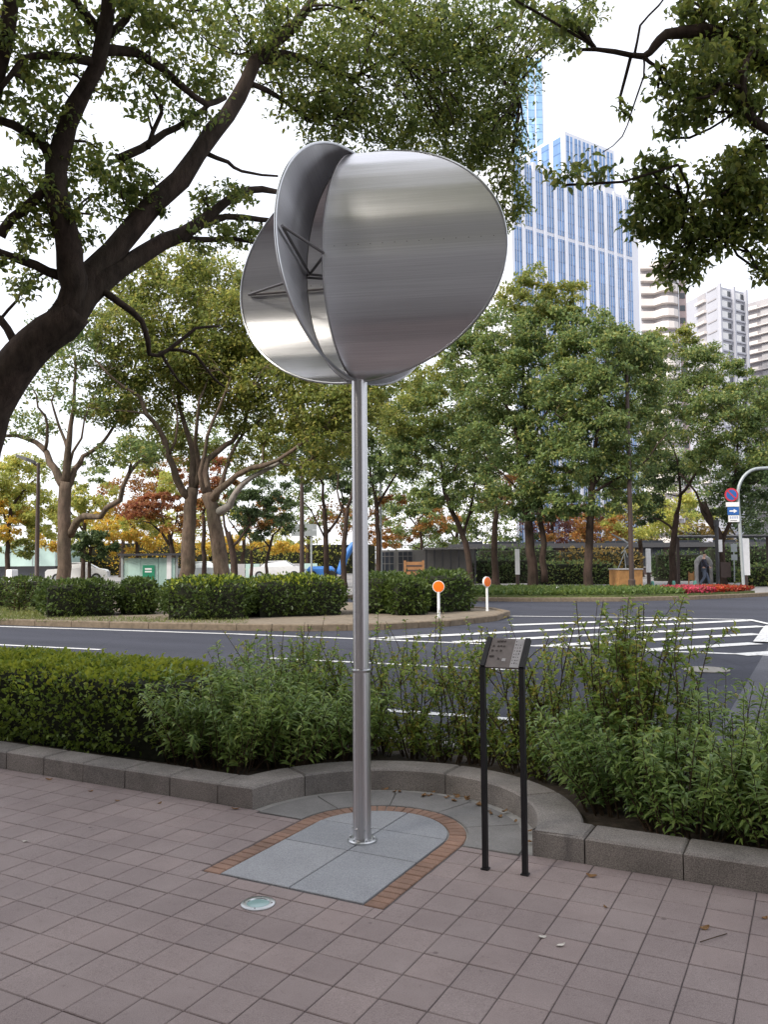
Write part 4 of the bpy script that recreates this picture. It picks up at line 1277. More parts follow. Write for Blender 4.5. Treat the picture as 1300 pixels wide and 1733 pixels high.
stem_shrub('young_shrub', 'young open shrub with bare stems on the grass at the far left', *gp(28, 1036, .12)[:2], 1.25, 1.4, 8, 700, 0.11, 0.5, L_HEDGE2, 330, 0.4, 0.25, 0.7, 3, r0=0.02, shape=2)
def scatter_blades(name, label, poly, z, n, size, mat, seed, cat, up=0.9, wide=0.2, h=0.0):
    rng = np.random.default_rng(seed)
    poly = np.array(poly); lo, hi = poly.min(0), poly.max(0)
    pts = []
    while len(pts) < n:
        q = rng.uniform(lo, hi, (n, 2))
        inside = np.zeros(n, bool); j = len(poly) - 1
        for i in range(len(poly)):
            c = ((poly[i, 1] > q[:, 1]) != (poly[j, 1] > q[:, 1])) & (q[:, 0] < (poly[j, 0] - poly[i, 0]) * (q[:, 1] - poly[i, 1]) / (poly[j, 1] - poly[i, 1] + 1e-12) + poly[i, 0])
            inside ^= c; j = i
        pts += list(q[inside])
    q = np.array(pts[:n])
    P_ = np.concatenate([q, (z + rng.uniform(0, 1, n) ** 0.6 * h)[:, None]], 1)
    D = rng.normal(size=(n, 3)) * 0.6 + np.array([0, 0, up]); D /= np.linalg.norm(D, axis=1, keepdims=True)
    v, f = leaves(P_, size, rng, wide, 0, 2, 0.3, D)
    o = tri_mesh(name, v, f, mat)
    tag(o, label, cat, kind='stuff')
    return o
scatter_blades('grass', 'short yellowish grass on the left of the median', [gp(-60, 1052, .12)[:2], gp(75, 1050, .12)[:2], gp(75, 1030, .12)[:2], gp(-60, 1025, .12)[:2]], 0.12, 6000, 0.09, L_GRASS, 41, 'grass')
scatter_blades('grass', 'thin dry grass strip along the median kerb in front of the hedges', [gp(60, 1053, .12)[:2], gp(420, 1056, .12)[:2], gp(420, 1046, .12)[:2], gp(60, 1044, .12)[:2]], 0.12, 2600, 0.07, L_GRASS, 42, 'grass')
def delineator(px, py, h, lb):
    b = gp(px, py, 0.12)
    r = empty('delineator_post', b)
    MB().lathe([(0.042, 0), (0.04, 0.03), (0.036, 0.04), (0.036, h - .12)], (0, 0), 14).build('post', M_WHITE, r, True, world=False)
    fd = -b[:2] / np.linalg.norm(b[:2])
    if 'right' in lb: fd = np.array([fd[0] * math.cos(.85) - fd[1] * math.sin(.85), fd[0] * math.sin(.85) + fd[1] * math.cos(.85)])
    n = np.array([fd[0], fd[1], 0]); c = np.array([0, 0, h])
    disc = MB().tube([c - n * .03, c + n * .025], 0.155, 28).build('reflector_rim', M_WHITE, r, True, world=False)
    MB().tube([c + n * .022, c + n * .034, c + n * .04], [0.138, 0.136, 0.09], 28).build('reflector', M_ORANGE, disc, True, world=False)
    MB().tube([c - n * .035, c - n * .028], 0.15, 24).build('reflector', M_ORANGE, disc, True, world=False)
    tag(r, lb, 'road reflector', 'orange reflector posts on the median nose')
delineator(743, 1046, 0.80, 'orange round reflector on a white post, left of two on the median nose')
delineator(825, 1034, 0.83, 'orange round reflector turned aside on a white post, right of two')

def mb_(px, dep, z=0.12): return foot(px, dep, z)
make_tree('median_tree', 'sparse camphor tree with thick pale trunk at the left of the median', mb_(105, 28), 28,
    [(106, 960, 0), (108, 900, 0), (107, 850, 0), (111, 815, 0)],
    [([(110, 825, 0), (92, 795, 0), (75, 765, .3), (60, 748, .6), (30, 738, 1.0), (-5, 735, 1.2)], .16, .05), ([(110, 820, 0), (116, 770, -.2), (120, 720, -.4), (124, 660, -.5), (126, 600, -.6)], .15, .03),
     ([(112, 830, 0), (128, 795, .2), (140, 772, .4), (168, 752, .6), (195, 720, .9), (215, 680, 1.2)], .12, .03), ([(118, 905, 0), (132, 882, -.4), (150, 872, -.8), (168, 874, -1.0), (200, 845, -1.4), (218, 800, -1.8), (238, 780, -2.0)], .15, .05),
     ([(75, 765, .3), (78, 720, .2), (65, 690, 0), (50, 650, 0)], .07, .02), ([(116, 770, 0), (100, 720, .4), (90, 680, .6), (100, 640, .8)], .06, .02), ([(218, 800, -1.8), (228, 770, -2.0), (250, 775, -2.4)], .05, .02),
     ([(116, 790, 0), (135, 740, -.6), (150, 690, -1)], .06, .02)],
    [(130, 600, 60, 40, -.5, 900), (60, 640, 60, 40, .2, 650), (40, 720, 60, 28, .8, 600), (190, 700, 45, 28, .8, 600), (230, 765, 45, 25, -1.8, 650), (150, 680, 50, 30, -.5, 500), (100, 560, 60, 30, 0, 500), (210, 640, 50, 30, .8, 380), (175, 770, 35, 18, .4, 300)],
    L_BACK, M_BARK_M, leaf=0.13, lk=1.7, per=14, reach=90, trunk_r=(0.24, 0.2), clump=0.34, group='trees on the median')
make_tree('median_tree', 'spreading yellow-green camphor tree on the median, left of a twin pair', mb_(313, 29), 29,
    [(316, 960, 0), (319, 900, 0), (322, 860, 0), (326, 825, 0)],
    [([(322, 845, 0), (298, 810, -.3), (285, 770, -.6), (270, 730, -.9), (248, 700, -1.2), (235, 670, -1.4), (210, 655, -1.6), (160, 608, -2)], .15, .03), ([(326, 830, 0), (326, 780, .2), (320, 740, .4), (305, 690, .6), (300, 640, .8), (280, 600, 1)], .15, .04),
     ([(330, 825, 0), (338, 790, 0), (330, 750, -.5), (335, 700, -1), (345, 660, -1.2)], .11, .04), ([(300, 690, .5), (260, 655, .3), (215, 650, 0)], .05, .02), ([(285, 770, -.6), (300, 720, -.9), (290, 660, -1)], .06, .02)],
    [(210, 560, 70, 50, -1, 1700), (290, 520, 80, 55, 0, 2100), (360, 480, 70, 50, .5, 1600), (250, 620, 80, 45, -.8, 1700), (330, 600, 90, 60, 0, 2400), (380, 550, 70, 60, -.8, 1700), (200, 500, 50, 40, 0, 700), (270, 740, 60, 35, 1.5, 800), (320, 680, 60, 35, 1, 900), (420, 500, 40, 40, 0, 700), (330, 770, 45, 30, 2, 500), (190, 680, 55, 35, -1, 600), (240, 690, 55, 35, .5, 600), (300, 450, 60, 35, .5, 700), (240, 470, 50, 35, 0, 500)],
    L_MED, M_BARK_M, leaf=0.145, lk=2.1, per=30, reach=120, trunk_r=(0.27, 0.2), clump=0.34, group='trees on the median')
make_tree('median_tree', 'spreading camphor tree with forked pale limbs on the median, right of the twin pair', mb_(376, 28.5), 28.5,
    [(374, 960, 0), (368, 905, 0), (358, 860, 0), (350, 835, 0)],
    [([(352, 840, 0), (346, 800, .2), (352, 775, .4), (380, 755, .7), (405, 735, 1), (420, 690, 1.2), (415, 640, 1.4)], .15, .04), ([(356, 850, 0), (385, 815, -.4), (425, 790, -.8), (470, 778, -1.2), (520, 745, -1.6), (570, 700, -2)], .14, .03),
     ([(366, 845, 0), (385, 790, .5), (400, 750, .8), (430, 720, 1.2), (470, 690, 1.5)], .09, .03), ([(350, 840, 0), (340, 800, -.3), (350, 740, -.6), (370, 690, -.8), (390, 640, -1)], .10, .03), ([(470, 778, -1.2), (500, 790, -1.2), (560, 760, -1.4)], .05, .02)],
    [(440, 570, 70, 50, 0, 1900), (400, 640, 80, 50, .5, 2100), (470, 650, 80, 55, -.5, 2200), (540, 690, 70, 50, -1.2, 1700), (500, 600, 60, 50, 0, 1400), (420, 710, 60, 35, 1, 1000), (560, 740, 60, 35, -1.4, 1000), (340, 620, 60, 45, 0, 1200), (480, 740, 50, 30, -.5, 700), (600, 680, 50, 40, -1.5, 1000), (520, 540, 60, 45, 0, 900), (470, 500, 50, 40, .4, 700), (640, 640, 50, 45, -1, 900), (430, 780, 50, 25, 1, 500), (520, 790, 50, 25, -1, 600)],
    L_MED, M_BARK_M, leaf=0.145, lk=2.1, per=30, reach=110, trunk_r=(0.30, 0.2), clump=0.34, group='trees on the median')

pr = [o for o in bpy.data.objects if o.parent is None and 'forked pale limbs' in o.get('label', '')][0]
pw = Wood(np.random.default_rng(5))
pw.limb([at(a, b, 28.5 + c) for a, b, c in ((366, 868, 0), (388, 856, -.2), (400, 830, -.4), (425, 808, -.6), (455, 792, -.8), (478, 778, -1.0))], .16, .05, 10, .3, .02)
pw.mb.build('pale_limb', M_PRUNED, pr, smooth=True, sharp=100)
# ================================================================== TREES BEYOND THE CROSSING
def bt(name, label, px, dep, trunk, limbs, blobs, mat=L_BACK, bark=M_BARK_B, leaf=0.165, r=(0.2, 0.13), per=85, reach=90, group='trees beyond the crossing', k=3.3, clump=0.31, z=0.11):
    blobs = [(b[0], b[1], b[2], b[3], b[4], int(b[5] * k), *b[6:]) for b in blobs]
    return make_tree(name, label, foot(px, dep, z), dep, trunk, limbs, blobs, mat, bark, leaf=leaf, per=per, reach=reach, trunk_r=r, clump=clump, group=group, shell=0.62, flatz=0.5, twig_r=0.075)
bt('park_tree', 'tall camphor tree with a pair of close trunks right of the orange reflectors', 902, 38,
   [(900, 950, 0), (896, 900, 0), (890, 840, 0), (880, 780, 0)],
   [([(880, 780, 0), (872, 720, 0), (850, 670, .5), (830, 620, 1)], .14, .04), ([(885, 800, 0), (905, 740, -.5), (930, 690, -1), (960, 650, -1.4)], .12, .03), ([(880, 780, 0), (890, 700, .5), (885, 620, .8), (890, 540, 1)], .13, .03), ([(890, 840, 0), (850, 800, .5), (820, 770, 1)], .07, .03),
    ([(922, 985, -.6), (918, 900, -.6), (912, 840, -.5), (915, 780, -.4)], .16, .10)],
   [(900, 500, 55, 50, 1, 1500, L_MED), (850, 570, 75, 55, .8, 2000), (930, 560, 55, 50, .4, 1300), (840, 660, 80, 60, .5, 2200), (910, 640, 75, 55, -.6, 2000), (860, 740, 80, 50, 0, 1700), (935, 725, 70, 50, -1, 1600), (880, 810, 75, 35, -.4, 1100), (810, 610, 60, 50, 1, 1200), (930, 820, 50, 35, -1, 700), (960, 520, 50, 40, .8, 800, L_MED), (850, 850, 55, 25, .6, 500), (905, 865, 50, 18, -.8, 380, L_DARK)], r=(0.24, 0.15), reach=120)
bt('park_tree', 'camphor tree with straight dark trunk left of the brown lamp post', 995, 36,
   [(996, 950, 0), (1000, 880, 0), (1003, 830, 0), (1005, 800, 0)],
   [([(1005, 800, 0), (990, 760, 0), (960, 720, -.5), (940, 700, -1)], .1, .03), ([(1004, 820, 0), (1030, 780, .5), (1060, 730, 1), (1070, 680, 1.2)], .11, .03), ([(1005, 800, 0), (1010, 740, 0), (1020, 680, 0), (1010, 620, 0)], .11, .03), ([(1004, 835, 0), (1040, 815, -.4), (1080, 790, -.8), (1130, 735, -1)], .07, .02)],
   [(1020, 600, 75, 50, 0, 1800), (980, 660, 70, 50, -.6, 1700), (1060, 650, 70, 55, .8, 1800), (1000, 730, 75, 45, -.5, 1700), (1070, 730, 70, 45, 1, 1500), (960, 780, 60, 40, -.8, 1100), (1050, 800, 70, 35, .4, 1100), (1000, 560, 55, 40, .6, 900), (1090, 600, 45, 40, 1, 900), (1000, 850, 50, 25, -.4, 420), (1055, 850, 50, 24, .6, 450), (955, 855, 45, 20, -.6, 380)], r=(0.20, 0.13), reach=110)
bt('park_tree', 'camphor tree leaning left over the grey garden wall', 797, 41,
   [(793, 950, 0), (783, 905, 0), (765, 865, 0), (752, 830, 0)],
   [([(752, 830, 0), (745, 780, 0), (720, 740, 0), (700, 700, 0)], .10, .03), ([(785, 905, 0), (800, 850, .4), (805, 790, .6), (795, 740, 1)], .09, .03), ([(752, 830, 0), (775, 780, -.5), (780, 720, -1)], .07, .02)],
   [(700, 700, 65, 45, 0, 1300, L_MED), (760, 690, 70, 50, -.5, 1500), (720, 770, 65, 40, 0, 1200), (785, 770, 65, 45, 0, 1300), (740, 640, 60, 45, .4, 1100, L_MED), (800, 840, 50, 30, .5, 600), (745, 840, 45, 25, 0, 500), (700, 850, 45, 22, 0, 380), (670, 760, 45, 35, .5, 600)], r=(0.17, 0.11), reach=80)
bt('park_tree', 'dark upright tree between the leaning tree and the twin trunks', 838, 46,
   [(838, 950, 0), (837, 900, 0), (840, 860, 0), (832, 830, 0)], [([(838, 860, 0), (820, 820, 0), (810, 780, 0)], .08, .03), ([(840, 860, 0), (858, 820, .4), (870, 770, .6)], .08, .03)],
   [(830, 790, 60, 35, 0, 700), (860, 830, 55, 28, .5, 500, L_ORA), (810, 720, 60, 40, 0, 700)], mat=L_DARK, r=(0.2, 0.13), reach=30)
bt('park_tree', 'crooked tree with two rising limbs right of the brown lamp post', 1138, 44,
   [(1139, 950, 0), (1140, 920, 0), (1143, 895, 0), (1146, 870, 0)],
   [([(1146, 870, 0), (1152, 840, 0), (1150, 800, 0), (1140, 750, .4)], .11, .03), ([(1142, 900, 0), (1118, 880, .4), (1095, 870, .8), (1080, 830, 1.2)], .07, .03), ([(1150, 840, 0), (1175, 810, -.4), (1190, 770, -.8), (1200, 720, -1)], .09, .03), ([(1140, 760, .4), (1110, 700, .4), (1090, 660, .4)], .06, .02)],
   [(1150, 620, 70, 45, 0, 1300), (1120, 690, 70, 45, .4, 1300), (1190, 680, 65, 45, -.6, 1300), (1150, 760, 70, 40, 0, 1200), (1100, 800, 60, 35, 1, 900, L_DARK), (1200, 620, 50, 40, -.4, 800), (1090, 860, 45, 25, 1, 450, L_DARK), (1140, 570, 40, 30, 0, 500, L_MED)], r=(0.2, 0.14), reach=90)
bt('park_tree', 'bending dark tree behind the traffic sign pole', 1222, 42,
   [(1222, 950, 0), (1218, 905, 0), (1205, 885, 0), (1190, 850, 0)],
   [([(1218, 905, 0), (1196, 880, 0), (1185, 850, 0), (1170, 820, .4), (1150, 800, .8)], .1, .04), ([(1222, 920, 0), (1240, 860, -.4), (1245, 800, -.6), (1250, 740, -.8)], .12, .04), ([(1245, 830, -.5), (1280, 815, -.8), (1320, 800, -1)], .07, .03)],
   [(1230, 700, 65, 50, -.5, 1300), (1280, 680, 55, 45, -.8, 1200), (1260, 760, 65, 45, -.6, 1200), (1210, 780, 50, 35, 0, 700), (1300, 820, 55, 40, -1, 1000, L_DARK), (1310, 730, 50, 50, -1, 900), (1260, 850, 60, 35, -.4, 700, L_DARK), (1240, 640, 40, 30, -.4, 500)], r=(0.22, 0.15), reach=80)
bt('park_tree', 'dark tree filling the right edge behind the flower bed', 1345, 46, [(1345, 940, 0), (1340, 880, 0), (1330, 800, 0)], [([(1330, 800, 0), (1300, 740, 0), (1280, 700, 0)], .1, .03)],
   [(1330, 700, 70, 60, 0, 1100), (1300, 880, 60, 40, 0, 700, L_DARK), (1340, 800, 70, 60, 0, 900, L_DARK)], mat=L_BACK, reach=30)
# between the pole and the left twin trees
bt('park_tree', 'dark forked tree left of the steel pole beyond the hedge', 553, 46, [(553, 950, 0), (551, 900, 0), (549, 860, 0)],
   [([(549, 860, 0), (545, 820, 0), (525, 780, 0), (515, 750, 0)], .10, .03), ([(551, 905, 0), (570, 880, .4), (580, 850, .6), (572, 810, .8), (560, 770, 1)], .09, .03), ([(552, 915, 0), (535, 880, -.4), (515, 850, -.8), (495, 840, -1)], .06, .02)],
   [(520, 770, 55, 40, 0, 700), (570, 790, 50, 40, .5, 700), (545, 730, 60, 40, .5, 800), (500, 830, 35, 22, -.8, 260), (600, 840, 35, 25, .8, 280)], mat=L_DARK, r=(0.17, 0.12), reach=70)
bt('park_tree', 'slim dark tree partly hidden behind the steel pole', 582, 44, [(581, 950, 0), (584, 900, 0), (588, 860, 0)],
   [([(588, 860, 0), (600, 820, 0), (610, 770, 0)], .09, .03), ([(586, 880, 0), (570, 830, .4), (575, 780, .6)], .07, .02)], [(600, 760, 50, 40, 0, 700), (620, 810, 40, 28, -.4, 380), (570, 750, 45, 35, .6, 500)], mat=L_DARK, r=(0.16, 0.11), reach=40)
bt('park_tree', 'bare-limbed tree just right of the steel pole', 640, 45, [(641, 950, 0), (639, 890, 0), (635, 840, 0)],
   [([(635, 840, 0), (625, 800, 0), (630, 760, 0), (640, 720, 0)], .09, .03), ([(637, 860, 0), (655, 825, .4), (672, 800, .6), (690, 770, .8)], .08, .03)], [(640, 720, 60, 45, 0, 1000, L_MED), (690, 770, 50, 35, .6, 700), (620, 660, 50, 40, .4, 700, L_MED), (670, 690, 55, 40, .8, 800), (655, 850, 40, 22, .4, 200, L_ORA)], mat=L_BACK, r=(0.16, 0.11), reach=60)
bt('park_tree', 'small dark tree behind the right twin trunk', 398, 42, [(396, 955, 0), (392, 930, 0), (385, 900, 0)], [([(392, 925, 0), (410, 905, 0), (425, 885, 0)], .09, .04), ([(385, 905, 0), (378, 870, .4), (390, 840, .6)], .09, .03)],
   [(400, 850, 40, 28, 0, 420), (435, 870, 40, 22, .4, 420), (440, 830, 40, 28, .6, 420), (470, 860, 35, 22, .8, 360)], mat=L_DARK, r=(0.2, 0.14), reach=40)
bt('park_tree', 'low tree with brown and orange leaves left of the hanging road sign', 452, 48, [(450, 955, 0), (455, 930, 0), (462, 905, 0)], [([(455, 925, 0), (440, 900, 0), (430, 880, 0)], .06, .02), ([(462, 905, 0), (480, 885, 0), (490, 870, 0)], .05, .02)],
   [(440, 880, 35, 16, 0, 320, L_ORA), (475, 890, 40, 16, 0, 420, L_DARK), (430, 905, 35, 12, .4, 260, L_DARK), (465, 850, 30, 14, .4, 200, L_ORA)], mat=L_ORA, r=(0.10, 0.07), reach=30, leaf=0.17)
# autumn trees at the left
bt('maple_tree', 'red maple with spreading dark limbs left of the twin trunks', 292, 43, [(292, 955, 0), (290, 925, 0), (286, 905, 0)],
   [([(290, 925, 0), (272, 900, 0), (255, 885, .3), (225, 878, .6)], .09, .03), ([(288, 915, 0), (296, 880, .3), (305, 850, .5)], .07, .02), ([(290, 925, 0), (280, 890, -.4), (270, 860, -.6)], .06, .02)],
   [(240, 862, 42, 14, 0, 650, L_RED), (275, 848, 40, 14, .4, 520, L_RED), (290, 885, 50, 16, 0, 420, L_ORA), (250, 890, 45, 14, 0, 380, L_LIME), (320, 850, 30, 16, .3, 260, L_ORA), (300, 820, 40, 22, .6, 360, L_LIME)], mat=L_RED, r=(0.16, 0.11), reach=60, leaf=0.17, group='autumn trees in the background')
bt('maple_tree', 'orange red maple showing between the twin trunks', 345, 46, [(345, 955, 0), (345, 900, 0), (343, 870, 0)], [([(343, 870, 0), (360, 820, 0), (370, 790, 0)], .07, .02)],
   [(360, 800, 35, 28, 0, 520, L_RED), (340, 840, 30, 22, 0, 300, L_RED), (385, 830, 28, 20, 0, 220, L_ORA), (320, 800, 25, 20, 0, 260, L_RED)], mat=L_RED, r=(0.14, 0.1), reach=30, leaf=0.17, group='autumn trees in the background')
bt('ginkgo_tree', 'bright yellow tree behind the glass shelter', 232, 56, [(232, 955, 0), (231, 925, 0), (230, 900, 0)], [([(230, 900, 0), (215, 880, 0), (200, 865, 0)], .08, .03)],
   [(205, 900, 45, 18, 0, 620), (245, 905, 45, 18, 0, 620), (275, 925, 35, 14, 0, 320), (190, 930, 35, 12, 0, 240), (225, 880, 35, 14, 0, 320)], mat=L_YEL, r=(0.15, 0.1), reach=30, leaf=0.2, group='autumn trees in the background')
bt('ginkgo_tree', 'lime yellow tree at the far left edge behind the lamp post', 12, 50, [(12, 950, 0), (14, 900, 0), (18, 860, 0)], [([(18, 860, 0), (40, 830, 0), (60, 810, 0)], .09, .03), ([(14, 890, 0), (0, 850, 0), (-15, 820, 0)], .08, .03)],
   [(10, 800, 50, 40, 0, 1100), (50, 850, 45, 30, 0, 800), (5, 880, 45, 35, 0, 800, L_YEL), (-30, 840, 45, 40, 0, 700), (75, 890, 35, 24, .5, 500), (30, 930, 35, 16, .5, 300, L_MED)], mat=L_LIME, r=(0.16, 0.11), reach=50, leaf=0.2, group='autumn trees in the background')
bt('ginkgo_tree', 'pale lime tree behind the sparse median tree', 140, 58, [(140, 955, 0), (141, 920, 0), (143, 880, 0)], [([(143, 880, 0), (160, 850, 0), (175, 830, 0)], .08, .03), ([(141, 900, 0), (122, 870, 0), (110, 850, 0)], .08, .03)],
   [(160, 840, 40, 28, 0, 700), (115, 870, 40, 28, 0, 700), (90, 910, 40, 20, 0, 460, L_YEL), (180, 880, 40, 20, 0, 460, L_YEL), (140, 800, 40, 26, 0, 460, L_BACK), (150, 915, 40, 14, .5, 320)], mat=L_LIME, r=(0.16, 0.11), reach=50, leaf=0.2, group='autumn trees in the background')
bt('ginkgo_tree', 'yellow tree low behind the right twin trunk', 425, 60, [(425, 955, 0), (425, 930, 0), (424, 915, 0)], [([(424, 915, 0), (410, 900, 0), (400, 895, 0)], .06, .02)],
   [(410, 915, 35, 12, 0, 360), (450, 925, 40, 12, 0, 380), (490, 930, 35, 12, 0, 300), (370, 920, 30, 14, 0, 280)], mat=L_YEL, r=(0.12, 0.09), reach=24, leaf=0.2, group='autumn trees in the background')
bt('pine_tree', 'small layered dark green pine left of the glass shelter', 152, 40, [(151, 955, 0), (152, 940, 0), (153, 925, 0)], [([(153, 930, 0), (140, 922, 0), (125, 925, 0)], .05, .02), ([(153, 928, 0), (170, 922, 0), (180, 925, 0)], .05, .02)],
   [(155, 908, 30, 10, 0, 520), (130, 922, 20, 7, 0, 260), (180, 925, 20, 8, 0, 280), (155, 938, 32, 6, 0, 240)], mat=L_DARK, r=(0.09, 0.07), reach=20, leaf=0.16, group='autumn trees in the background')
bt('background_tree', 'golden brown tree behind the brown lamp post and hedge', 1085, 62, [(1085, 950, 0), (1084, 900, 0)], [], [(1080, 880, 60, 35, 0, 900), (1150, 870, 55, 35, 0, 800), (1020, 890, 45, 30, 0, 600, L_ORA), (950, 890, 45, 28, 0, 600, L_ORA)], mat=L_LIME, reach=16, leaf=0.22, group='autumn trees in the background')
bt('background_tree', 'olive tree behind the garden wall, right of the steel pole', 715, 60, [(715, 950, 0), (712, 900, 0), (708, 880, 0)], [([(712, 900, 0), (690, 870, 0), (670, 860, 0)], .08, .03), ([(708, 880, 0), (735, 850, 0)], .08, .03)],
   [(690, 880, 50, 28, 0, 700), (740, 880, 45, 28, 0, 600, L_ORA), (670, 910, 40, 18, 0, 360, L_ORA), (760, 905, 40, 20, 0, 400)], mat=L_BACK, r=(0.14, 0.1), reach=50, leaf=0.2, group='autumn trees in the background')

for px, lb, bl, mt in (
    (-20, 'soft green tree far behind the left lamp post', [(-10, 850, 55, 45, 0, 500), (40, 800, 45, 35, 0, 350), (30, 900, 50, 30, 0, 350)], L_MED),
    (205, 'muted orange tree far behind the red maple', [(205, 840, 50, 30, 0, 420, L_ORA), (260, 820, 45, 28, 0, 360, L_ORA), (180, 890, 45, 22, 0, 300), (235, 790, 40, 22, 0, 200)], L_LIME),
    (310, 'soft yellow-green tree far behind the twin trunks', [(310, 880, 55, 30, 0, 420), (250, 760, 55, 30, 0, 300, L_BACK), (330, 750, 50, 35, 0, 350, L_BACK), (290, 720, 45, 30, 0, 250, L_BACK), (350, 920, 50, 18, 0, 300, L_YEL), (300, 800, 45, 30, 0, 300, L_ORA), (380, 870, 40, 26, 0, 300)], L_LIME),
    (410, 'green and rust tree far right of the twin trunks', [(410, 820, 50, 35, 0, 420, L_BACK), (450, 880, 50, 28, 0, 360, L_ORA), (480, 820, 45, 35, 0, 360, L_BACK), (440, 770, 50, 35, 0, 380, L_BACK), (400, 730, 50, 35, 0, 350, L_BACK), (500, 760, 50, 35, 0, 380, L_BACK)], L_ORA),
    (520, 'grey-green tree far behind the left lamp post beside the pole', [(520, 860, 50, 30, 0, 380), (570, 880, 50, 28, 0, 380, L_ORA), (540, 800, 50, 35, 0, 360), (560, 740, 55, 35, 0, 400), (500, 910, 45, 16, 0, 220, L_LIME)], L_BACK),
    (610, 'olive tree far behind the steel pole', [(620, 860, 50, 35, 0, 420), (650, 900, 45, 22, 0, 300, L_ORA), (600, 800, 50, 35, 0, 380), (670, 830, 50, 35, 0, 420), (650, 760, 55, 40, 0, 500), (700, 720, 60, 45, 0, 600), (620, 720, 55, 40, 0, 500), (690, 660, 55, 40, 0, 450)], L_BACK),
    (770, 'dull green tree far behind the leaning tree', [(770, 860, 60, 35, 0, 500), (830, 880, 55, 28, 0, 450), (730, 830, 50, 35, 0, 400), (760, 740, 60, 45, 0, 600), (830, 710, 60, 45, 0, 600), (740, 670, 55, 40, 0, 450), (860, 850, 50, 30, 0, 400, L_DARK), (800, 790, 60, 40, 0, 500), (870, 780, 60, 40, 0, 500), (700, 915, 50, 18, 0, 300), (820, 915, 55, 18, 0, 350)], L_BACK),
    (930, 'rusty red tree far behind the twin trunks', [(930, 890, 50, 28, 0, 500, L_RUST), (980, 880, 45, 28, 0, 420, L_RUST), (900, 850, 50, 30, 0, 400, L_DARK), (950, 800, 60, 40, 0, 550, L_DARK), (900, 918, 50, 18, 0, 320, L_DARK), (985, 918, 55, 18, 0, 350)], L_RUST),
    (1060, 'ochre tree far behind the brown lamp post', [(1040, 880, 50, 30, 0, 450), (1100, 870, 50, 30, 0, 450), (1160, 890, 50, 28, 0, 450), (1200, 850, 50, 30, 0, 380, L_BACK), (1050, 800, 60, 42, 0, 600, L_BACK), (1130, 800, 60, 42, 0, 600, L_BACK), (1200, 790, 60, 42, 0, 600, L_DARK), (1060, 918, 55, 18, 0, 350), (1140, 915, 55, 20, 0, 350, L_DARK), (1200, 915, 50, 20, 0, 320)], L_OCH),
    (1250, 'dark green tree far behind the sign pole', [(1250, 880, 55, 35, 0, 500), (1300, 900, 50, 35, 0, 450), (1270, 810, 60, 45, 0, 600), (1340, 800, 60, 50, 0, 500)], L_DARK)):
    bt('background_tree', lb, px, 74 + (px % 7), [(px, 950, 0), (px + 3, 915, 0), (px + 6, 880, 0)], [([(px + 3, 915, 0), (px - 22, 880, 0), (px - 30, 850, 0)], .1, .03), ([(px + 5, 890, 0), (px + 28, 850, 0)], .1, .03)], bl, mat=mt, r=(0.2, 0.14), reach=24, leaf=0.27, group='trees far behind', k=3.4, per=30)
# ---- low planting and flowers beyond the crossing
def strip_poly(pts_front, dz): return pts_front
def far_poly(front, depth):
    f = [np.array(p[:2]) for p in front]
    out = list(f)
    for p in f[::-1]:
        d = p / np.linalg.norm(p); out.append(p + d * depth)
    return out
K = [np.array(p) for p in FARP[3:8]]
cover = [K[0] + (0, .25), K[1] + (-.1, .25), K[2] + (-.2, .25), K[3] + (-.3, .2), K[3] + (-2.0, 3.5), K[2] + (-3, 5), K[1] + (-4, 5.5), K[0] + (-3, 5.5)]
lawnb = MB().prism([tuple(p) for p in cover], 0.1, 0.20).build('planting_bed', M_LAWN); lawnb['kind'] = 'structure'
scatter_blades('ground_cover', 'low clipped green ground cover along the far kerb', cover, 0.19, 16000, 0.15, L_COVER, 51, 'ground cover', 0.8, 0.4, 0.14)
fl = [K[3] + (-.35, .25), K[4] + (-.35, .1), K[4] + (0.25, 1.3), K[4] + (-1.6, 2.4), K[3] + (-1.8, 3.0)]
flb = MB().prism([tuple(p) for p in fl], 0.1, 0.22).build('flower_bed', M_LAWN); flb['kind'] = 'structure'
scatter_blades('flowers', 'pink and red flowers massed at the far corner bed', [K[3] + (-.35, .25), (K[3] + K[4]) / 2 + (-.2, .3), (K[3] + K[4]) / 2 + (-1.6, 2.8), K[3] + (-1.8, 3.0)], 0.22, 5200, 0.09, L_FLR, 52, 'flowers', 0.5, 0.9, 0.16)
scatter_blades('flowers', 'orange red flowers at the right end of the corner bed', [(K[3] + K[4]) / 2 + (-.2, .3), K[4] + (-.35, .1), K[4] + (0.25, 1.3), K[4] + (-1.6, 2.4), (K[3] + K[4]) / 2 + (-1.6, 2.8)], 0.22, 5200, 0.09, L_FLO, 53, 'flowers', 0.5, 0.9, 0.16)
def fhedge(px0, px1, dep, y_top, thick, mat, n, lb, leaf=0.16, seed=0):
    a, b = foot(px0, dep)[:2], foot(px1, dep)[:2]
    h = EYE + (945 - y_top) * dep / F_PX
    d = b - a; L = np.linalg.norm(d); rot = math.atan2(d[1], d[0])
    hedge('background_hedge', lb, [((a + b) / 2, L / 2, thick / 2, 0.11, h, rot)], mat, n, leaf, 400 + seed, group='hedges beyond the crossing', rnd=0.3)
fhedge(1105, 1200, 52, 936, 1.2, L_DARK, 2600, 'tall square dark hedge behind the arch and the walking person', seed=1)
fhedge(800, 900, 50, 944, 1.4, L_DARK, 2200, 'low dark shrub row behind the leaning tree and twin trunks', seed=2)
fhedge(905, 1040, 47, 952, 1.4, L_BACK, 2400, 'rounded mixed shrub row left of the ochre box', seed=3)
fhedge(1255, 1340, 42, 960, 1.6, L_BACK, 2200, 'green shrub row at the right edge behind the sign pole', seed=4)
fhedge(-60, 150, 84, 912, 2.0, L_LIME, 2000, 'lime shrub belt far behind the left lamp post', 0.3, 9)
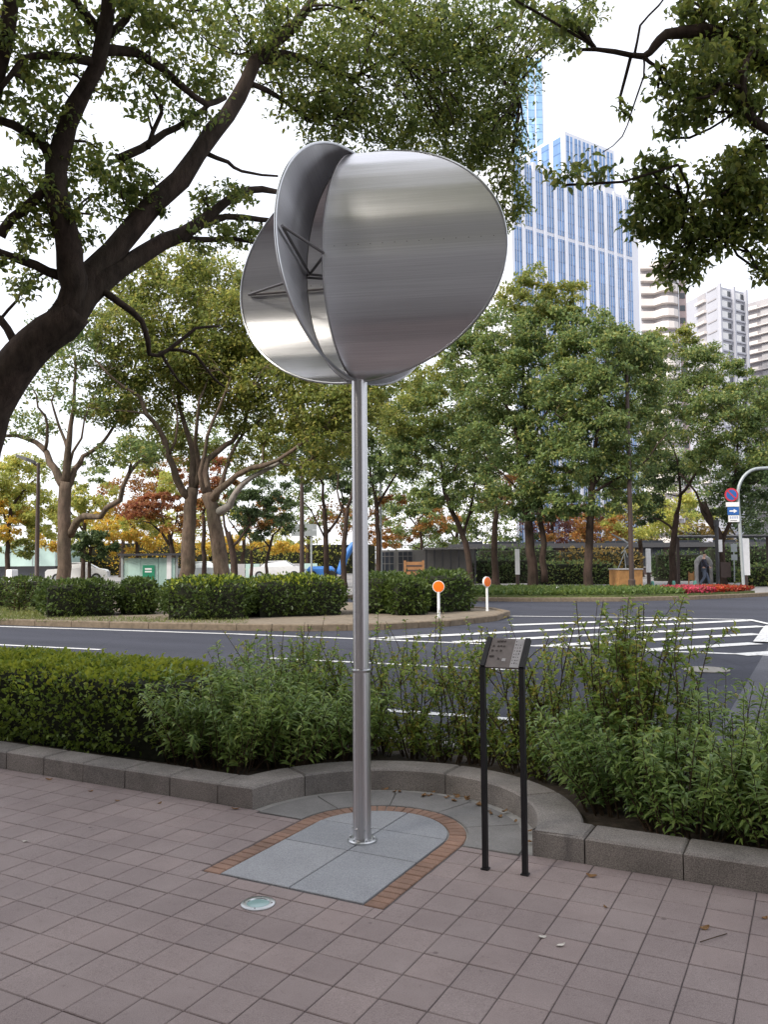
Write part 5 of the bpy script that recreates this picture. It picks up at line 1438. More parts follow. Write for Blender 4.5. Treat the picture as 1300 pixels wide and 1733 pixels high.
fhedge(150, 350, 86, 908, 2.0, L_YEL, 2000, 'golden shrub belt far behind the glass shelter', 0.3, 10)
fhedge(350, 640, 88, 914, 2.0, L_LIME, 2600, 'yellow-green shrub belt far behind the twin trunks and blue machine', 0.3, 11)
fhedge(806, 945, 57, 926, 1.5, L_DARK, 3000, 'high dark shrub belt behind the leaning tree and twin trunks', 0.2, 6)
fhedge(945, 1085, 58, 930, 1.5, L_OCH, 3000, 'high ochre shrub belt behind the ochre box', 0.2, 7)
fhedge(1195, 1345, 58, 926, 1.5, L_DARK, 3000, 'high dark shrub belt behind the sign pole', 0.2, 8)
fhedge(1195, 1260, 48, 968, 1.0, L_DARK, 1200, 'small dark shrub row between the notice post and the white banner', seed=5)

# ================================================================== STREET FURNITURE BEYOND
def lamp_post(px, dep, y_base_z, y_top, r, lb, arm=True, px_top=None):
    b = foot(px, dep, y_base_z)
    H = EYE + (945 - y_top) * dep / F_PX - y_base_z
    o = empty('lamp_post', b)
    MB().lathe([(r * 1.5, 0), (r * 1.5, 0.5), (r * 1.05, 0.55), (r, H * 0.5), (r * 0.75, H)], (0, 0), 14).build('post', M_BROWNP, o, True, world=False)
    if arm:
        e = -RT * 0.9
        h = MB(); p0 = np.array([0, 0, H]); p1 = p0 + e + np.array([0, 0, 0.25])
        MB().tube([p0 - np.array([0, 0, .15]), p0 + e * .3 + np.array([0, 0, .05])], r * 0.6, 8).build('arm', M_BROWNP, o, True, world=False)
        x = e / np.linalg.norm(e); y = np.cross([0, 0, 1], x)
        q = []
        for t, w, zt, zb in ((0.15, .10, .06, -.05), (0.5, .16, .16, 0.0), (1.0, .12, .24, .14)):
            c = p0 + e * t + np.array([0, 0, t * .12])
            q += [c + y * w + [0, 0, zb], c - y * w + [0, 0, zb], c - y * w * .8 + [0, 0, zt], c + y * w * .8 + [0, 0, zt]]
        f = [(3, 2, 1, 0), (8, 9, 10, 11)]
        for i in range(2):
            for s in range(4):
                s2 = (s + 1) % 4; f.append((i * 4 + s, i * 4 + s2, i * 4 + 4 + s2, i * 4 + 4 + s))
        MB().add(q, f).build('lamp_head', M_DKFRAME, o, world=False)
    tag(o, lb, 'street lamp', 'brown street lamp posts')
    return o
lamp_post(1069, 35, 0.15, 622, 0.10, 'tall brown lamp post with slanted head in front of the right trees')
lamp_post(62, 34, 0.11, 778, 0.085, 'brown lamp post at the left behind the hedge')
lp = lamp_post(511, 36, 0.11, 778, 0.10, 'brown lamp post left of the steel pole, carrying nothing of its own but its arm')
lp['label'] = 'brown lamp post left of the steel pole with grey boards behind it'
# grey sign boards hung on a thin post behind
def board(o, c, w, h, t, name, mat, parent=None, n=None):
    n = -FH if n is None else n
    x = np.cross(n, [0, 0, 1]); x = x / np.linalg.norm(x)
    q = [np.array(c) + x * a * w / 2 + np.array([0, 0, 1]) * b * h / 2 + n * k * t / 2 for k in (-1, 1) for a, b in ((-1, -1), (1, -1), (1, 1), (-1, 1))]
    return MB().add(q, [(3, 2, 1, 0), (4, 5, 6, 7), (0, 1, 5, 4), (1, 2, 6, 5), (2, 3, 7, 6), (3, 0, 4, 7)]).build(name, mat, parent or o, world=False)
sg = empty('road_sign', foot(527, 52, 0.11))
s_ = 52 / F_PX
MB().lathe([(0.06, 0), (0.06, 3.6)], (0, 0), 10).build('post', M_GREYP, sg, True, world=False)
zc_ = EYE + (945 - 896) * s_ - .11
for dz in (.19, -.19):
    board(sg, RT * (-.45) + np.array([0, 0, zc_ + dz]) - FH * .1, 1.6, .36, .03, 'board', M_GREYP)
tag(sg, 'grey back of a two-board road sign behind the left lamp post', 'road sign')
# traffic sign pole at the right
tp = empty('traffic_sign_pole', foot(1258, 36.5, 0.2))
s_ = 36.5 / F_PX
zof = lambda y: EYE + (945 - y) * s_ - 0.2
top = zof(800)
pts = [(0, 0, 0), (0, 0, zof(845))]
for a in np.linspace(0, 1, 9)[1:]:
    th = a * math.pi / 2
    c = RT * (1.05 * (1 - math.cos(th))) + np.array([0, 0, zof(845) + 1.25 * math.sin(th)])
    pts.append(tuple(c))
pts.append(tuple(RT * 2.6 + np.array([0, 0, zof(845) + 1.32])))
pts = [np.array(p) + (RT * -.16 * (p[2] / 5) if True else 0) for p in pts]
MB().tube(pts, 0.07, 12).build('post', M_GREYP, tp, True, world=False)
def disc(c, r, t, name, mat, parent, off):
    n = -FH; c = np.array(c) + n * off
    return MB().tube([c, c + n * t], r, 32).build(name, mat, parent, True, world=False)
cs = RT * (-.46) + np.array([0, 0, zof(842)])
dd = disc(cs, .30, .02, 'round_sign', M_RED, tp, .1)
disc(cs, .225, .006, 'blue_field', M_BLUE, dd, .1205)
n = -FH
x = np.array([-RT[0], -RT[1], 0]) 
dv = (RT * 1 + np.array([0, 0, -1])) / math.sqrt(2); pv = (RT + np.array([0, 0, 1])) / math.sqrt(2)
c0 = cs + n * .13
MB().add([c0 + dv * a * .235 + pv * b * .03 + n * k for k in (0, .005) for a, b in ((-1, -1), (1, -1), (1, 1), (-1, 1))], [(0, 1, 2, 3), (7, 6, 5, 4), (0, 1, 5, 4), (1, 2, 6, 5), (2, 3, 7, 6), (3, 0, 4, 7)]).build('slash', M_RED, dd, world=False)
def pl(y0, y1, w, name, mat, parent, dx=-.40, off=.1):
    return board(tp, RT * dx + np.array([0, 0, (zof(y0) + zof(y1)) / 2]) + n * off, w, zof(y0) - zof(y1), .02, name, mat, parent)
pl(854.5, 862, .58, 'white_plate', M_WHITE, tp, -.42)
ap = pl(863, 876, .5, 'arrow_plate', M_BLUE, tp, -.40)
ca = RT * -.40 + np.array([0, 0, zof(869.5)]) + n * .116
U = np.array([0, 0, 1.0])
poly = [(-.17, -.03), (.02, -.03), (.02, -.09), (.18, 0), (.02, .09), (.02, .03), (-.17, .03)]
MB().add([ca + RT * a + U * b for a, b in poly], [tuple(range(7))]).build('arrow', M_WHITE, ap, world=False)
tpn = pl(877, 888, .48, 'text_plate', M_WHITE, tp, -.38)
for y in (879.5, 881.5, 885.5):
    for k in range(4 if y < 885 else 1):
        w_ = .07 if y < 885 else .3
        board(tp, RT * (-.53 + k * .10 + (.14 if y > 885 else 0)) + np.array([0, 0, zof(y)]) + n * .113, w_, .026, .004, 'text_mark', M_DKFRAME if y > 885 else M_BLUE, tpn)
tag(tp, 'grey curved sign pole with no-parking disc and blue arrow plate by the flower bed', 'traffic sign')
# white banner pylons
for px, dep, y0, y1, lb in ((876, 44, 931, 974, 'slim white pylon left of the twin trunks'), (1098, 43, 932, 972, 'slim white pylon right of the brown lamp post'), (1262, 40, 916, 978, 'white banner pylon behind the sign pole')):
    o = empty('white_pylon', foot(px, dep, 0.11)); s_ = dep / F_PX
    za, zb = EYE + (945 - y0) * s_ - .11, EYE + (945 - y1) * s_ - .11
    MB().lathe([(0.10, 0), (0.10, zb)], (0, 0), 12).build('base', M_BROWNP, o, True, world=False)
    w = .11 if px < 1200 else .17
    MB().box(-w, w, -w * .7, w * .7, zb, za, .02, Matrix.Rotation(YAW, 4, 'Z')).build('panel', M_WHITE, o, world=False)
    tag(o, lb, 'pylon', 'white pylons in the park')
# teal bollards
for px, lb in ((1104, 'leftmost teal bollard by the flower bed'), (1140, 'middle teal bollard by the flower bed'), (1176, 'rightmost teal bollard left of the walking person')):
    o = MB().lathe([(0.075, 0), (0.075, .36), (0.06, .41), (0.03, .43)], (0, 0), 14).build('bollard', M_TEAL, None, True)
    o.location = Vector(foot(px, 37.5, 0.11)); tag(o, lb, 'bollard', 'teal bollards')
# ochre pedestal with thin metal sculpture
bx = empty('ochre_box', foot(1059, 37, 0.12)); s_ = 37 / F_PX
Mr = Matrix.Rotation(YAW + .18, 4, 'Z')
MB().box(-.55, .55, -.5, .5, 0, .95, .02, Mr).build('body', M_CORTEN, bx, world=False)
MB().box(-.58, .58, -.53, .53, .951, 1.0, .01, Mr).build('lid', M_PALEPL, bx, world=False)
tag(bx, 'ochre brown box pedestal behind the brown lamp post', 'pedestal')
ws = empty('wire_sculpture', foot(1059, 37, 1.12))
def wp(px, py): p = at(px, py, 37); return p - np.array(ws.location)
for a, b, r_ in (((1046, 964), (1058, 935), .02), ((1060, 964), (1057, 930), .02), ((1070, 963), (1058, 930), .02), ((1036, 904), (1066, 920), .03), ((1066, 920), (1052, 937), .02), ((1070, 958), (1068, 925), .03), ((1057, 930), (1066, 920), .02)):
    MB().tube([wp(*a), wp(*b)], r_, 8).build('rod', M_GREYP, ws, True, world=False)
MB().box(-.2, .1, -.1, .1, .1, .5, .03, Matrix.Translation(Vector(wp(1068, 960)))).build('block', M_DKFRAME, ws, world=False)
tag(ws, 'spindly grey metal rod sculpture standing on the ochre box', 'sculpture')
# grey arch monument behind the person
ar = empty('arch_monument', foot(1191, 42.5, 0.11)); s_ = 42.5 / F_PX
H0, H1, wo, wi = 1.05, 1.55, .42, .27
path = [RT * -.36 + U * 0, RT * -.36 + U * H0] + [RT * (-.36 * math.cos(t)) + U * (H0 + .42 * math.sin(t)) for t in np.linspace(.2, math.pi - .2, 9)] + [RT * .36 + U * H0, RT * .40 + U * .0]
MB().tube(path, [.09, .10] + [.13] * 9 + [.10, .08], 10).build('arch', mat_plain('pale stone', (.36, .35, .35), .7, var=.4, scale=5), ar, True, world=False)
board(ar, U * .75 + FH * .12, .62, 1.4, .12, 'back_panel', M_BLACK)
MB().box(-.55, .55, -.35, .35, 0, .12, .02, Matrix.Rotation(YAW, 4, 'Z')).build('base', M_CONC, ar, world=False)
tag(ar, 'pale arched monument with dark opening behind the walking person', 'monument')
wc = empty('wooden_easel', foot(1170, 42, 0.11))
for a in (-.14, .14): MB().tube([RT * a, RT * a * .8 + U * .75], .035, 6).build('post', M_WOOD, wc, world=False)
board(wc, U * .5, .24, .34, .03, 'panel', M_CORTEN); tag(wc, 'small brown wooden easel left of the arched monument', 'easel')
nb_ = empty('notice_post', foot(1215, 41, 0.11)); s_ = 41 / F_PX
MB().lathe([(.09, 0), (.09, 3.0), (.13, 3.02), (.13, 3.3)], (0, 0), 12).build('post', M_DKFRAME, nb_, True, world=False)
board(nb_, RT * .12 + U * (EYE + (945 - 932) * s_) - FH * .12, .18, .6, .03, 'notice', M_WHITE)
board(nb_, RT * .35 + U * .85 - FH * .1, .5, .75, .05, 'dark_board', M_BROWNP)
tag(nb_, 'dark post with white notice and brown board right of the walking person', 'post')
gs = empty('grey_sign', foot(1243, 44, 0.11))
MB().tube([U * 0, U * 2.2], .035, 8).build('post', M_GREYP, gs, world=False)
board(gs, U * 1.95 - FH * .05, .32, .42, .03, 'board', M_GREYP); board(gs, U * 1.45 - FH * .05, .32, .3, .03, 'board', M_GREYP)
tag(gs, 'small two-plate grey sign left of the white banner pylon', 'sign')
cl = MB().lathe([(.09, 0), (.09, .12), (.05, .16)], (0, 0), 12).build('ground_spot', M_WHITE, None, True); cl.location = Vector(foot(944, 34, .28)); tag(cl, 'small white spot lamp in the ground cover by the trunks', 'spot lamp')

# ---- walking person
def person(loc, heading):
    root = empty('person', loc, heading)
    def skin(name, V, E, Rd, mat, parent, sub=2):
        me = bpy.data.meshes.new(name); me.from_pydata(V, E, []); me.update()
        o = bpy.data.objects.new(name, me); link(o); o.parent = parent
        md = o.modifiers.new('skin', 'SKIN'); md.use_smooth_shade = True
        for i, r in enumerate(Rd): me.skin_vertices[0].data[i].radius = (r, r * .85)
        me.skin_vertices[0].data[0].use_root = True
        o.modifiers.new('sub', 'SUBSURF').render_levels = sub
        o.modifiers['sub'].levels = sub
        me.materials.append(mat)
        return o
    # x: forward, y: left
    V = [(0, 0, .92), (0, 0, 1.12), (0, 0, 1.38), (.01, 0, 1.47), (.03, 0, 1.56), (.035, 0, 1.66),
         (0, .17, 1.37), (-.06, .22, 1.12), (.06, .21, .90), (.12, .20, .83), (0, -.17, 1.37), (.08, -.22, 1.12), (.26, -.19, .98), (.33, -.18, .96),
         (0, .09, .90), (.16, .09, .50), (.24, .09, .10), (.36, .09, .05), (0, -.09, .90), (.0, -.09, .50), (-.24, -.09, .14), (-.14, -.09, .05)]
    E = [(0, 1), (1, 2), (2, 3), (3, 4), (4, 5), (2, 6), (6, 7), (7, 8), (8, 9), (2, 10), (10, 11), (11, 12), (12, 13), (0, 14), (14, 15), (15, 16), (16, 17), (0, 18), (18, 19), (19, 20), (20, 21)]
    Rd = [.125, .115, .125, .05, .085, .075, .055, .042, .032, .03, .055, .042, .032, .03, .075, .055, .04, .035, .075, .055, .04, .035]
    skin('body', V, E, Rd, M_SKIN, root)
    Vj = [(0, 0, .86), (0, 0, 1.12), (0, 0, 1.40), (0, .18, 1.38), (-.06, .225, 1.12), (.05, .215, .92), (0, -.18, 1.38), (.08, -.225, 1.12), (.23, -.195, .99)]
    skin('jacket', Vj, [(0, 1), (1, 2), (2, 3), (3, 4), (4, 5), (2, 6), (6, 7), (7, 8)], [.165, .15, .14, .075, .062, .05, .075, .062, .05], M_JACKET, root)
    Vt = [(0, 0, .93), (0, .09, .86), (.16, .09, .50), (.235, .09, .12), (0, -.09, .86), (0, -.09, .50), (-.225, -.09, .16)]
    skin('trousers', Vt, [(0, 1), (1, 2), (2, 3), (0, 4), (4, 5), (5, 6)], [.135, .095, .072, .058, .095, .072, .058], M_JEANS, root)
    skin('hair', [(.0, 0, 1.60), (.02, 0, 1.70), (.05, 0, 1.735)], [(0, 1), (1, 2)], [.082, .09, .06], M_HAIR, root)
    for y, x in ((.09, .26), (-.09, -.22)):
        skin('shoe', [(x, y, .05 if y > 0 else .07), (x + .16, y, .035)], [(0, 1)], [.05, .042], M_DKFRAME, root, 1)
    # face: nose, eyes, mouth as small pieces of the head
    MB().tube([(.105, 0, 1.60), (.135, 0, 1.58)], [.012, .016], 6).build('nose', M_SKIN, root, True, world=False)
    for y in (-.032, .032): MB().tube([(.100, y, 1.62), (.108, y, 1.62)], .010, 8).build('eye', M_HAIR, root, world=False)
    MB().tube([(.10, -.025, 1.535), (.108, 0, 1.535), (.10, .025, 1.535)], .006, 5).build('mouth', M_RED, root, world=False)
    bag = None
    tag(root, 'person in dark jacket and jeans walking past the arched monument', 'person')
    return root
person(foot(1192, 40.5, 0.11), YAW + R(-20))

# ================================================================== GARDEN WALL, SHELTER, SCREENS, CARS
gw = empty('garden_wall', foot(722, 50, 0.11), YAW); s_ = 50 / F_PX
Hw = EYE + (945 - 931) * s_ - .11
MB().box(-2.9, 2.9, 0, .3, 0, Hw).build('wall', M_GREYW, gw, world=False)
MB().box(-.2, 2.95, -1.1, .35, Hw + .002, Hw + .12).build('beam', M_GREYW, gw, world=False)
for k in range(7): MB().box(-.1 + k * .48, .0 + k * .48, -1.0, -.9, 0, Hw).build('column', M_DKFRAME, gw, world=False)
for x0 in (-2.8, -1.7):
    pnl = MB().box(x0, x0 + .85, -.06, -.004, .3, Hw - .12).build('grid_window', M_DKWIN, gw, world=False)
    for k in range(4): MB().box(x0 + k * .283 - .015, x0 + k * .283 + .015, -.085, -.062, .3, Hw - .12).build('mullion', M_GREYW, pnl, world=False)
    for k in range(4): MB().box(x0, x0 + .85, -.083, -.064, .3 + k * .45, .33 + k * .45).build('transom', M_GREYW, pnl, world=False)
tag(gw, 'grey garden wall with gridded windows and a row of dark columns', 'wall')
wb = empty('wooden_stall', foot(701, 44, 0.11), YAW)
MB().box(-.55, .5, -.03, .03, .35, 1.35).build('board', M_WOOD, wb, world=False)
for x in (-.55, .42): MB().box(x, x + .12, -.06, .06, 0, 1.42).build('post', M_WOOD, wb, world=False)
for z in (.6, .85, 1.1): MB().box(-.42, .40, -.05, -.032, z, z + .08).build('slat', M_DKBRICK, wb, world=False)
MB().box(-.25, .2, -.5, -.1, 0, .55, .02).build('crate', M_CORTEN, wb, world=False)
tag(wb, 'brown wooden board stand in front of the grey garden wall', 'stand')
# long low red-brown building behind the park
lb_ = empty('low_building', foot(1000, 70, 0.1), YAW); s_ = 70 / F_PX
Hb = EYE + (945 - 932) * s_
MB().box(-12, 26, 0, 10, 0, Hb).build('wall', M_DKBRICK, lb_, world=False)
MB().box(-12.4, 26.4, -.4, 10.4, Hb + .01, Hb + .4).build('roof', M_DKFRAME, lb_, world=False)
for k in range(12):
    x = -11 + k * 3.05
    wdw = MB().box(x, x + 1.9, -.06, -.003, .7, 2.9).build('window', M_DKMATT, lb_, world=False)
    MB().box(x + .92, x + .98, -.09, -.062, .7, 2.9).build('mullion', M_DKFRAME, wdw, world=False)
    MB().box(x - .05, x + 1.95, -.12, -.005, .6, .69).build('sill', M_GREYW, wdw, world=False)
tag(lb_, 'long low dark building with grey-framed windows behind the right trees', 'building')
pg = empty('pergola', foot(1225, 46, 0.11), YAW); s_ = 46 / F_PX
zp = EYE + (945 - 912) * s_ - .11
for k in range(3): MB().box(-2.6, 2.6, -.5 + k * .6, -.42 + k * .6, zp - .08, zp).build('rail', M_DKFRAME, pg, world=False)
for k in range(11): MB().box(-2.5 + k * .5, -2.43 + k * .5, -.7, .9, zp + .002, zp + .07).build('rafter', M_PALEPL, pg, world=False)
for x in (-2.5, 0, 2.5): MB().box(x - .07, x + .07, -.05, .09, 0, zp - .082).build('column', M_BROWNP, pg, world=False)
tag(pg, 'dark pergola with pale rafters behind the walking person', 'pergola')
# glass shelter at the left
sh = empty('glass_shelter', foot(253, 37, 0.11), YAW + .1); s_ = 37 / F_PX
Hs = EYE + (945 - 937) * s_ - .11; hw = 47 * s_
for x in (-hw, hw - .09): MB().box(x, x + .09, -.05, .05, 0, Hs).build('post', M_GREYP, sh, world=False)
MB().box(-hw - .1, hw + .1, -.3, 1.0, Hs + .002, Hs + .09).build('roof', M_DKFRAME, sh, world=False)
for k in range(3):
    x0 = -hw + .11 + k * (2 * hw - .2) / 3
    MB().box(x0, x0 + (2 * hw - .2) / 3 - .03, -.012, .012, .25, Hs - .1).build('pane', M_GLASSG, sh, world=False)
gsn = MB().box(-.30, .22, -.05, -.02, .55, 1.32).build('green_board', M_SIGNG, sh, world=False)
for k, w in enumerate((.3, .3)): MB().box(-.2, -.2 + w, -.054, -.0505, 1.12 - k * .12, 1.19 - k * .12).build('text_mark', M_WHITE, gsn, world=False)
MB().box(.75, .95, -.04, -.015, .7, 1.8).build('white_panel', M_WHITE, sh, world=False)
MB().box(-hw + .15, hw - .3, .8, .9, .1, Hs - .15).build('back_screen', M_SCREEN, sh, world=False)
tag(sh, 'glass shelter with grey frame and green board behind the hedge', 'shelter')
pb_ = empty('pale_building', foot(30, 75, 0.1), YAW); s_ = 75 / F_PX
MB().box(-7, 3.4, 0, 6, 1.1, EYE + (945 - 921) * s_).build('cladding', M_SCREEN, pb_, world=False)
for k in range(6): MB().box(-7 + k * 2.07, -6.95 + k * 2.07, -.04, -.003, 1.1, EYE + (945 - 921) * s_).build('joint', M_GREYP, pb_, world=False)
MB().box(-6.8, 3.2, .5, 5.5, 0, 1.09).build('base', M_DKWIN, pb_, world=False)
tag(pb_, 'low pale green clad building at the left edge', 'building')
wbx = MB().box(-.22, .22, -.2, .2, 0, 1.1, .03).build('white_cabinet', M_WHITE); wbx.location = Vector(foot(20, 45, .11)); tag(wbx, 'small white cabinet at the left edge behind the hedge', 'cabinet')
fc = empty('barrier_wall', foot(440, 66, .1), YAW)
for k in range(8): MB().box(-4.6 + k * 1.15, -3.5 + k * 1.15, 0, .08, 0, 1.2).build('panel', M_SCREEN if k % 2 else M_PALEPL, fc, world=False)
tag(fc, 'low pale barrier panels beyond the twin trunks', 'barrier')
# blue crane arm and tarpaulin
bc = empty('blue_machine', foot(575, 62, .1)); s_ = 62 / F_PX
q = lambda px, py: at(px, py, 62) - np.array(bc.location)
m = MB(); A = [q(575, 972), q(583, 945), q(597, 922), q(612, 915)]
MB().tube(A, [.32, .28, .24, .18], 10).build('arm', M_BLUE2, bc, True, world=False)
MB().box(-2.4, -.4, -.8, .8, .3, 1.0, .2, Matrix.Rotation(YAW, 4, 'Z')).build('body', M_BLUE2, bc, world=False)
for x in (-2.0, -.6): MB().tube([RT * x + U * .35 - FH * .9, RT * x + U * .35 + FH * .9], .35, 16).build('wheel', M_TYRE, bc, world=False)
tag(bc, 'bright blue machine with raised arm seen behind the steel pole', 'machine')
mp_ = empty('equipment_pole', foot(645, 48, .1)); s_ = 48 / F_PX
zt = EYE + (945 - 795) * s_
MB().lathe([(.07, 0), (.06, zt)], (0, 0), 10).build('pole', M_GREYP, mp_, True, world=False)
for k in range(4): MB().tube([RT * (-.75 + k * .16) + U * (zt - 1.5), RT * (-.75 + k * .16) + U * (zt - .1)], .03, 6).build('bar', M_DKFRAME, mp_, world=False)
for z in (zt - 1.3, zt - .4): MB().tube([RT * -.85 + U * z, RT * .05 + U * z], .035, 6).build('bracket', M_DKFRAME, mp_, world=False)
tag(mp_, 'grey pole with barred equipment just right of the steel pole', 'pole')
def car(px, dep, rz, paint, lb):
    o = empty('parked_car', foot(px, dep, .1), rz)
    prof = [(-2.1, .35), (-2.1, .8), (-1.95, .95), (-1.2, 1.0), (-.7, 1.42), (.6, 1.45), (1.3, 1.02), (1.95, .9), (2.12, .7), (2.12, .35)]
    k = len(prof)
    def W(z): return .84 if z < 1.05 else .66
    vs = [(x, -W(z), z) for x, z in prof] + [(x, W(z), z) for x, z in prof]
    fs = [tuple(range(k)), tuple(range(2 * k - 1, k - 1, -1))] + [(i, i + k, (i + 1) % k + k, (i + 1) % k) for i in range(k)]
    MB().add(vs, fs).build('body', paint, o, world=False)
    for y in (-1, 1):
        MB().add([(-1.05, y * .80, 1.04), (1.12, y * .80, 1.04), (.55, y * .69, 1.38), (-.62, y * .69, 1.38)], [(0, 1, 2, 3)]).build('side_window', M_DKWIN, o, world=False)
        for x in (-1.3, 1.35):
            w = MB().tube([(x, y * .70, .33), (x, y * .87, .33)], .33, 18).build('wheel', M_TYRE, o, world=False)
            MB().tube([(x, y * .871, .33), (x, y * .885, .33)], .2, 12).build('rim', M_GREYP, w, world=False)
        MB().box(2.08, 2.135, y * .55 - .18, y * .55 + .18, .66, .80).build('headlight', M_PALEPL, o, world=False)
    for xs, z0, z1 in ((( -1.24, -.72), 1.03, 1.40), ((1.32, .66), 1.04, 1.41)):
        MB().add([(xs[0] + (.03 if xs[0] > 0 else -.03), -.66, z0), (xs[0] + (.03 if xs[0] > 0 else -.03), .66, z0), (xs[1] + (.03 if xs[0] > 0 else -.03), .58, z1), (xs[1] + (.03 if xs[0] > 0 else -.03), -.58, z1)], [(0, 1, 2, 3)]).build('windscreen', M_DKWIN, o, world=False)
    tag(o, lb, 'car', 'cars behind the hedge')
car(132, 60, YAW + .2, M_CARW, 'white car behind the trunk at the left')
car(345, 58, YAW - .1, M_CARS, 'pale silver car between the twin trunks')
car(470, 64, YAW, M_CARW, 'white car right of the twin trunks behind the hedge')

# ================================================================== HIGH BUILDINGS
def dxy(lat, dep, z=0.0):
    p = RT * lat + FH * dep
    return np.array([p[0], p[1], z])
def lz(px, py, hd):
    """lateral offset and height of the image point at horizontal distance hd"""
    d = ray(px, py); k = hd / (d @ FH)
    return (d @ RT) * k, EYE + d[2] * k
l0, ZTOP = lz(956, 222, 300); l1, _ = lz(1040, 259, 315.5)
TE = np.array([l1 - l0, 15.5]); TE /= np.linalg.norm(TE)
def tower_pt(s, back=0.0):            # along facade, and behind it
    return np.array([l0 + TE[0] * s - TE[1] * back, 300 + TE[1] * s + TE[0] * back])
def s_at(px, py):
    r_ = lz(px, py, 1.0)[0]
    return (r_ * 300 - l0) / (TE[0] - r_ * TE[1])
SL, SR, S1 = s_at(866, 420), s_at(1082, 470), s_at(1040, 262)
ZLOW = lz(1054, 331, 300 + TE[1] * s_at(1054, 331))[1]
ZB1 = lz(888, 383, 300 + TE[1] * s_at(888, 383))[1]
def blk(name, s0, s1, b0, b1, z0, z1, mat, parent):
    c = [dxy(*tower_pt(s0, b0)), dxy(*tower_pt(s1, b0)), dxy(*tower_pt(s1, b1)), dxy(*tower_pt(s0, b1))]
    return MB().prism(c, z0, z1).build(name, mat, parent)
tw_ = empty('glass_tower', dxy(*tower_pt(0)))
blk('lower_block', SL, SR, 0, 34, 0, ZLOW, M_TPIER, tw_)
blk('upper_block', 0, S1, 0.0, 26, ZLOW + .01, ZTOP, M_TPIER, tw_)
nbay = 12; bw = (SR - 3.5 - SL) / nbay
for k in range(nbay):
    s0 = SL + k * bw + 0.95; s1 = s0 + bw - 1.5
    for z0, z1 in ((6, 40), (41, ZB1 - 38.5), (ZB1 - 37.5, ZB1 - .8), (ZB1 + .6, ZLOW - 1.2)):
        gpn = blk('glass_bay', s0, s1, -.12, -.01, z0, z1, M_TGLASS, tw_)
        for u in (.33, .66): blk('mullion', s0 + (s1 - s0) * u - .1, s0 + (s1 - s0) * u + .1, -.3, -.13, z0, z1, M_TPIER, gpn)
    blk('pier', s0 - 1.35, s0 - .12, -.8, -.01, 0, ZLOW, M_TPIER, tw_)
for k in range(6):
    s0 = .8 + k * (S1 - .6) / 6; s1 = s0 + (S1 - .6) / 6 - 1.3
    gpn = blk('glass_bay', s0, s1, -.12, -.01, ZLOW + 1.5, ZTOP - 1.3, M_TGLASS, tw_)
    blk('mullion', (s0 + s1) / 2 - .12, (s0 + s1) / 2 + .12, -.3, -.13, ZLOW + 1.5, ZTOP - 1.3, M_TPIER, gpn)
for k in range(4):                   # bays on the left flank of the upper block
    b0 = 2 + k * 6
    c = [dxy(*tower_pt(-.12, b0)), dxy(*tower_pt(-.01, b0)), dxy(*tower_pt(-.01, b0 + 4)), dxy(*tower_pt(-.12, b0 + 4))]
    MB().prism(c, ZLOW + 1.5, ZTOP - 1.3).build('glass_bay', M_TGLASS, tw_)
tag(tw_, 'tall blue glass office tower with pale vertical piers, right of the sculpture', 'tower')
st_ = empty('slim_tower', dxy((893 - 650) / F_PX * 420, 420))
def blk2(name, p0, p1, d0, d1, z0, z1, mat, parent):
    c = [dxy(lz(p0, 200, d0)[0], d0), dxy(lz(p1, 200, d0)[0], d0), dxy(lz(p1, 200, d0)[0], d1), dxy(lz(p0, 200, d0)[0], d1)]
    return MB().prism(c, z0, z1).build(name, mat, parent)
blk2('shaft', 866, 922, 420, 436, 0, 268, M_TPIER, st_)
for k in range(4):
    for z0, z1 in ((20, 95), (97, 170), (172, 262)):
        blk2('glass_strip', 868 + k * 13.4, 878.5 + k * 13.4, 419.7, 419.98, z0, z1, M_TGLASS2, st_)
tag(st_, 'slim pale blue tower rising behind the glass tower', 'tower')
# white apartment block with wrapped balconies
ab = empty('apartment_block', dxy((1120 - 650) / F_PX * 190, 190)); s_ = 190 / F_PX
def P_(px, d): return dxy(lz(px, 540, d)[0], d)
def plan_poly(px, off):
    pts = [(1086, 188 - off), (1108, 188 - off), (1114, 187.2 - off), (1122, 186 - off), (1132, 185.6 - off), (1142, 186 - off), (1149, 187 - off), (1150, 205), (1086, 205)]
    return [P_(a, d) for a, d in pts]
nf = 24
Ht = lz(1120, 440, 187)[1]
fh = Ht / nf
MB().prism(plan_poly(0, -1.6), 0, Ht - .5).build('core', M_APTD, ab)
for k in range(nf):
    MB().prism(plan_poly(0, 0), k * fh + fh * .45, (k + 1) * fh).build('balcony_band', M_OFFW, ab)
tag(ab, 'white apartment block with rounded balcony bands right of the tower', 'building')
bs = empty('brown_strip_building', dxy((1157 - 650) / F_PX * 192, 192))
c = [P_(1150.5, 189), P_(1163, 189), P_(1163, 204), P_(1150.5, 204)]
MB().prism(c, 0, lz(1157, 462, 189)[1]).build('wall', M_PINKB, bs)
for k in range(20): MB().prism([P_(1152, 188.9), P_(1161, 188.9), P_(1161, 188.99), P_(1152, 188.99)], 6 + k * 2.9, 7.3 + k * 2.9).build('window', M_DKWIN, bs)
tag(bs, 'narrow brownish block wedged between two apartment buildings', 'building')
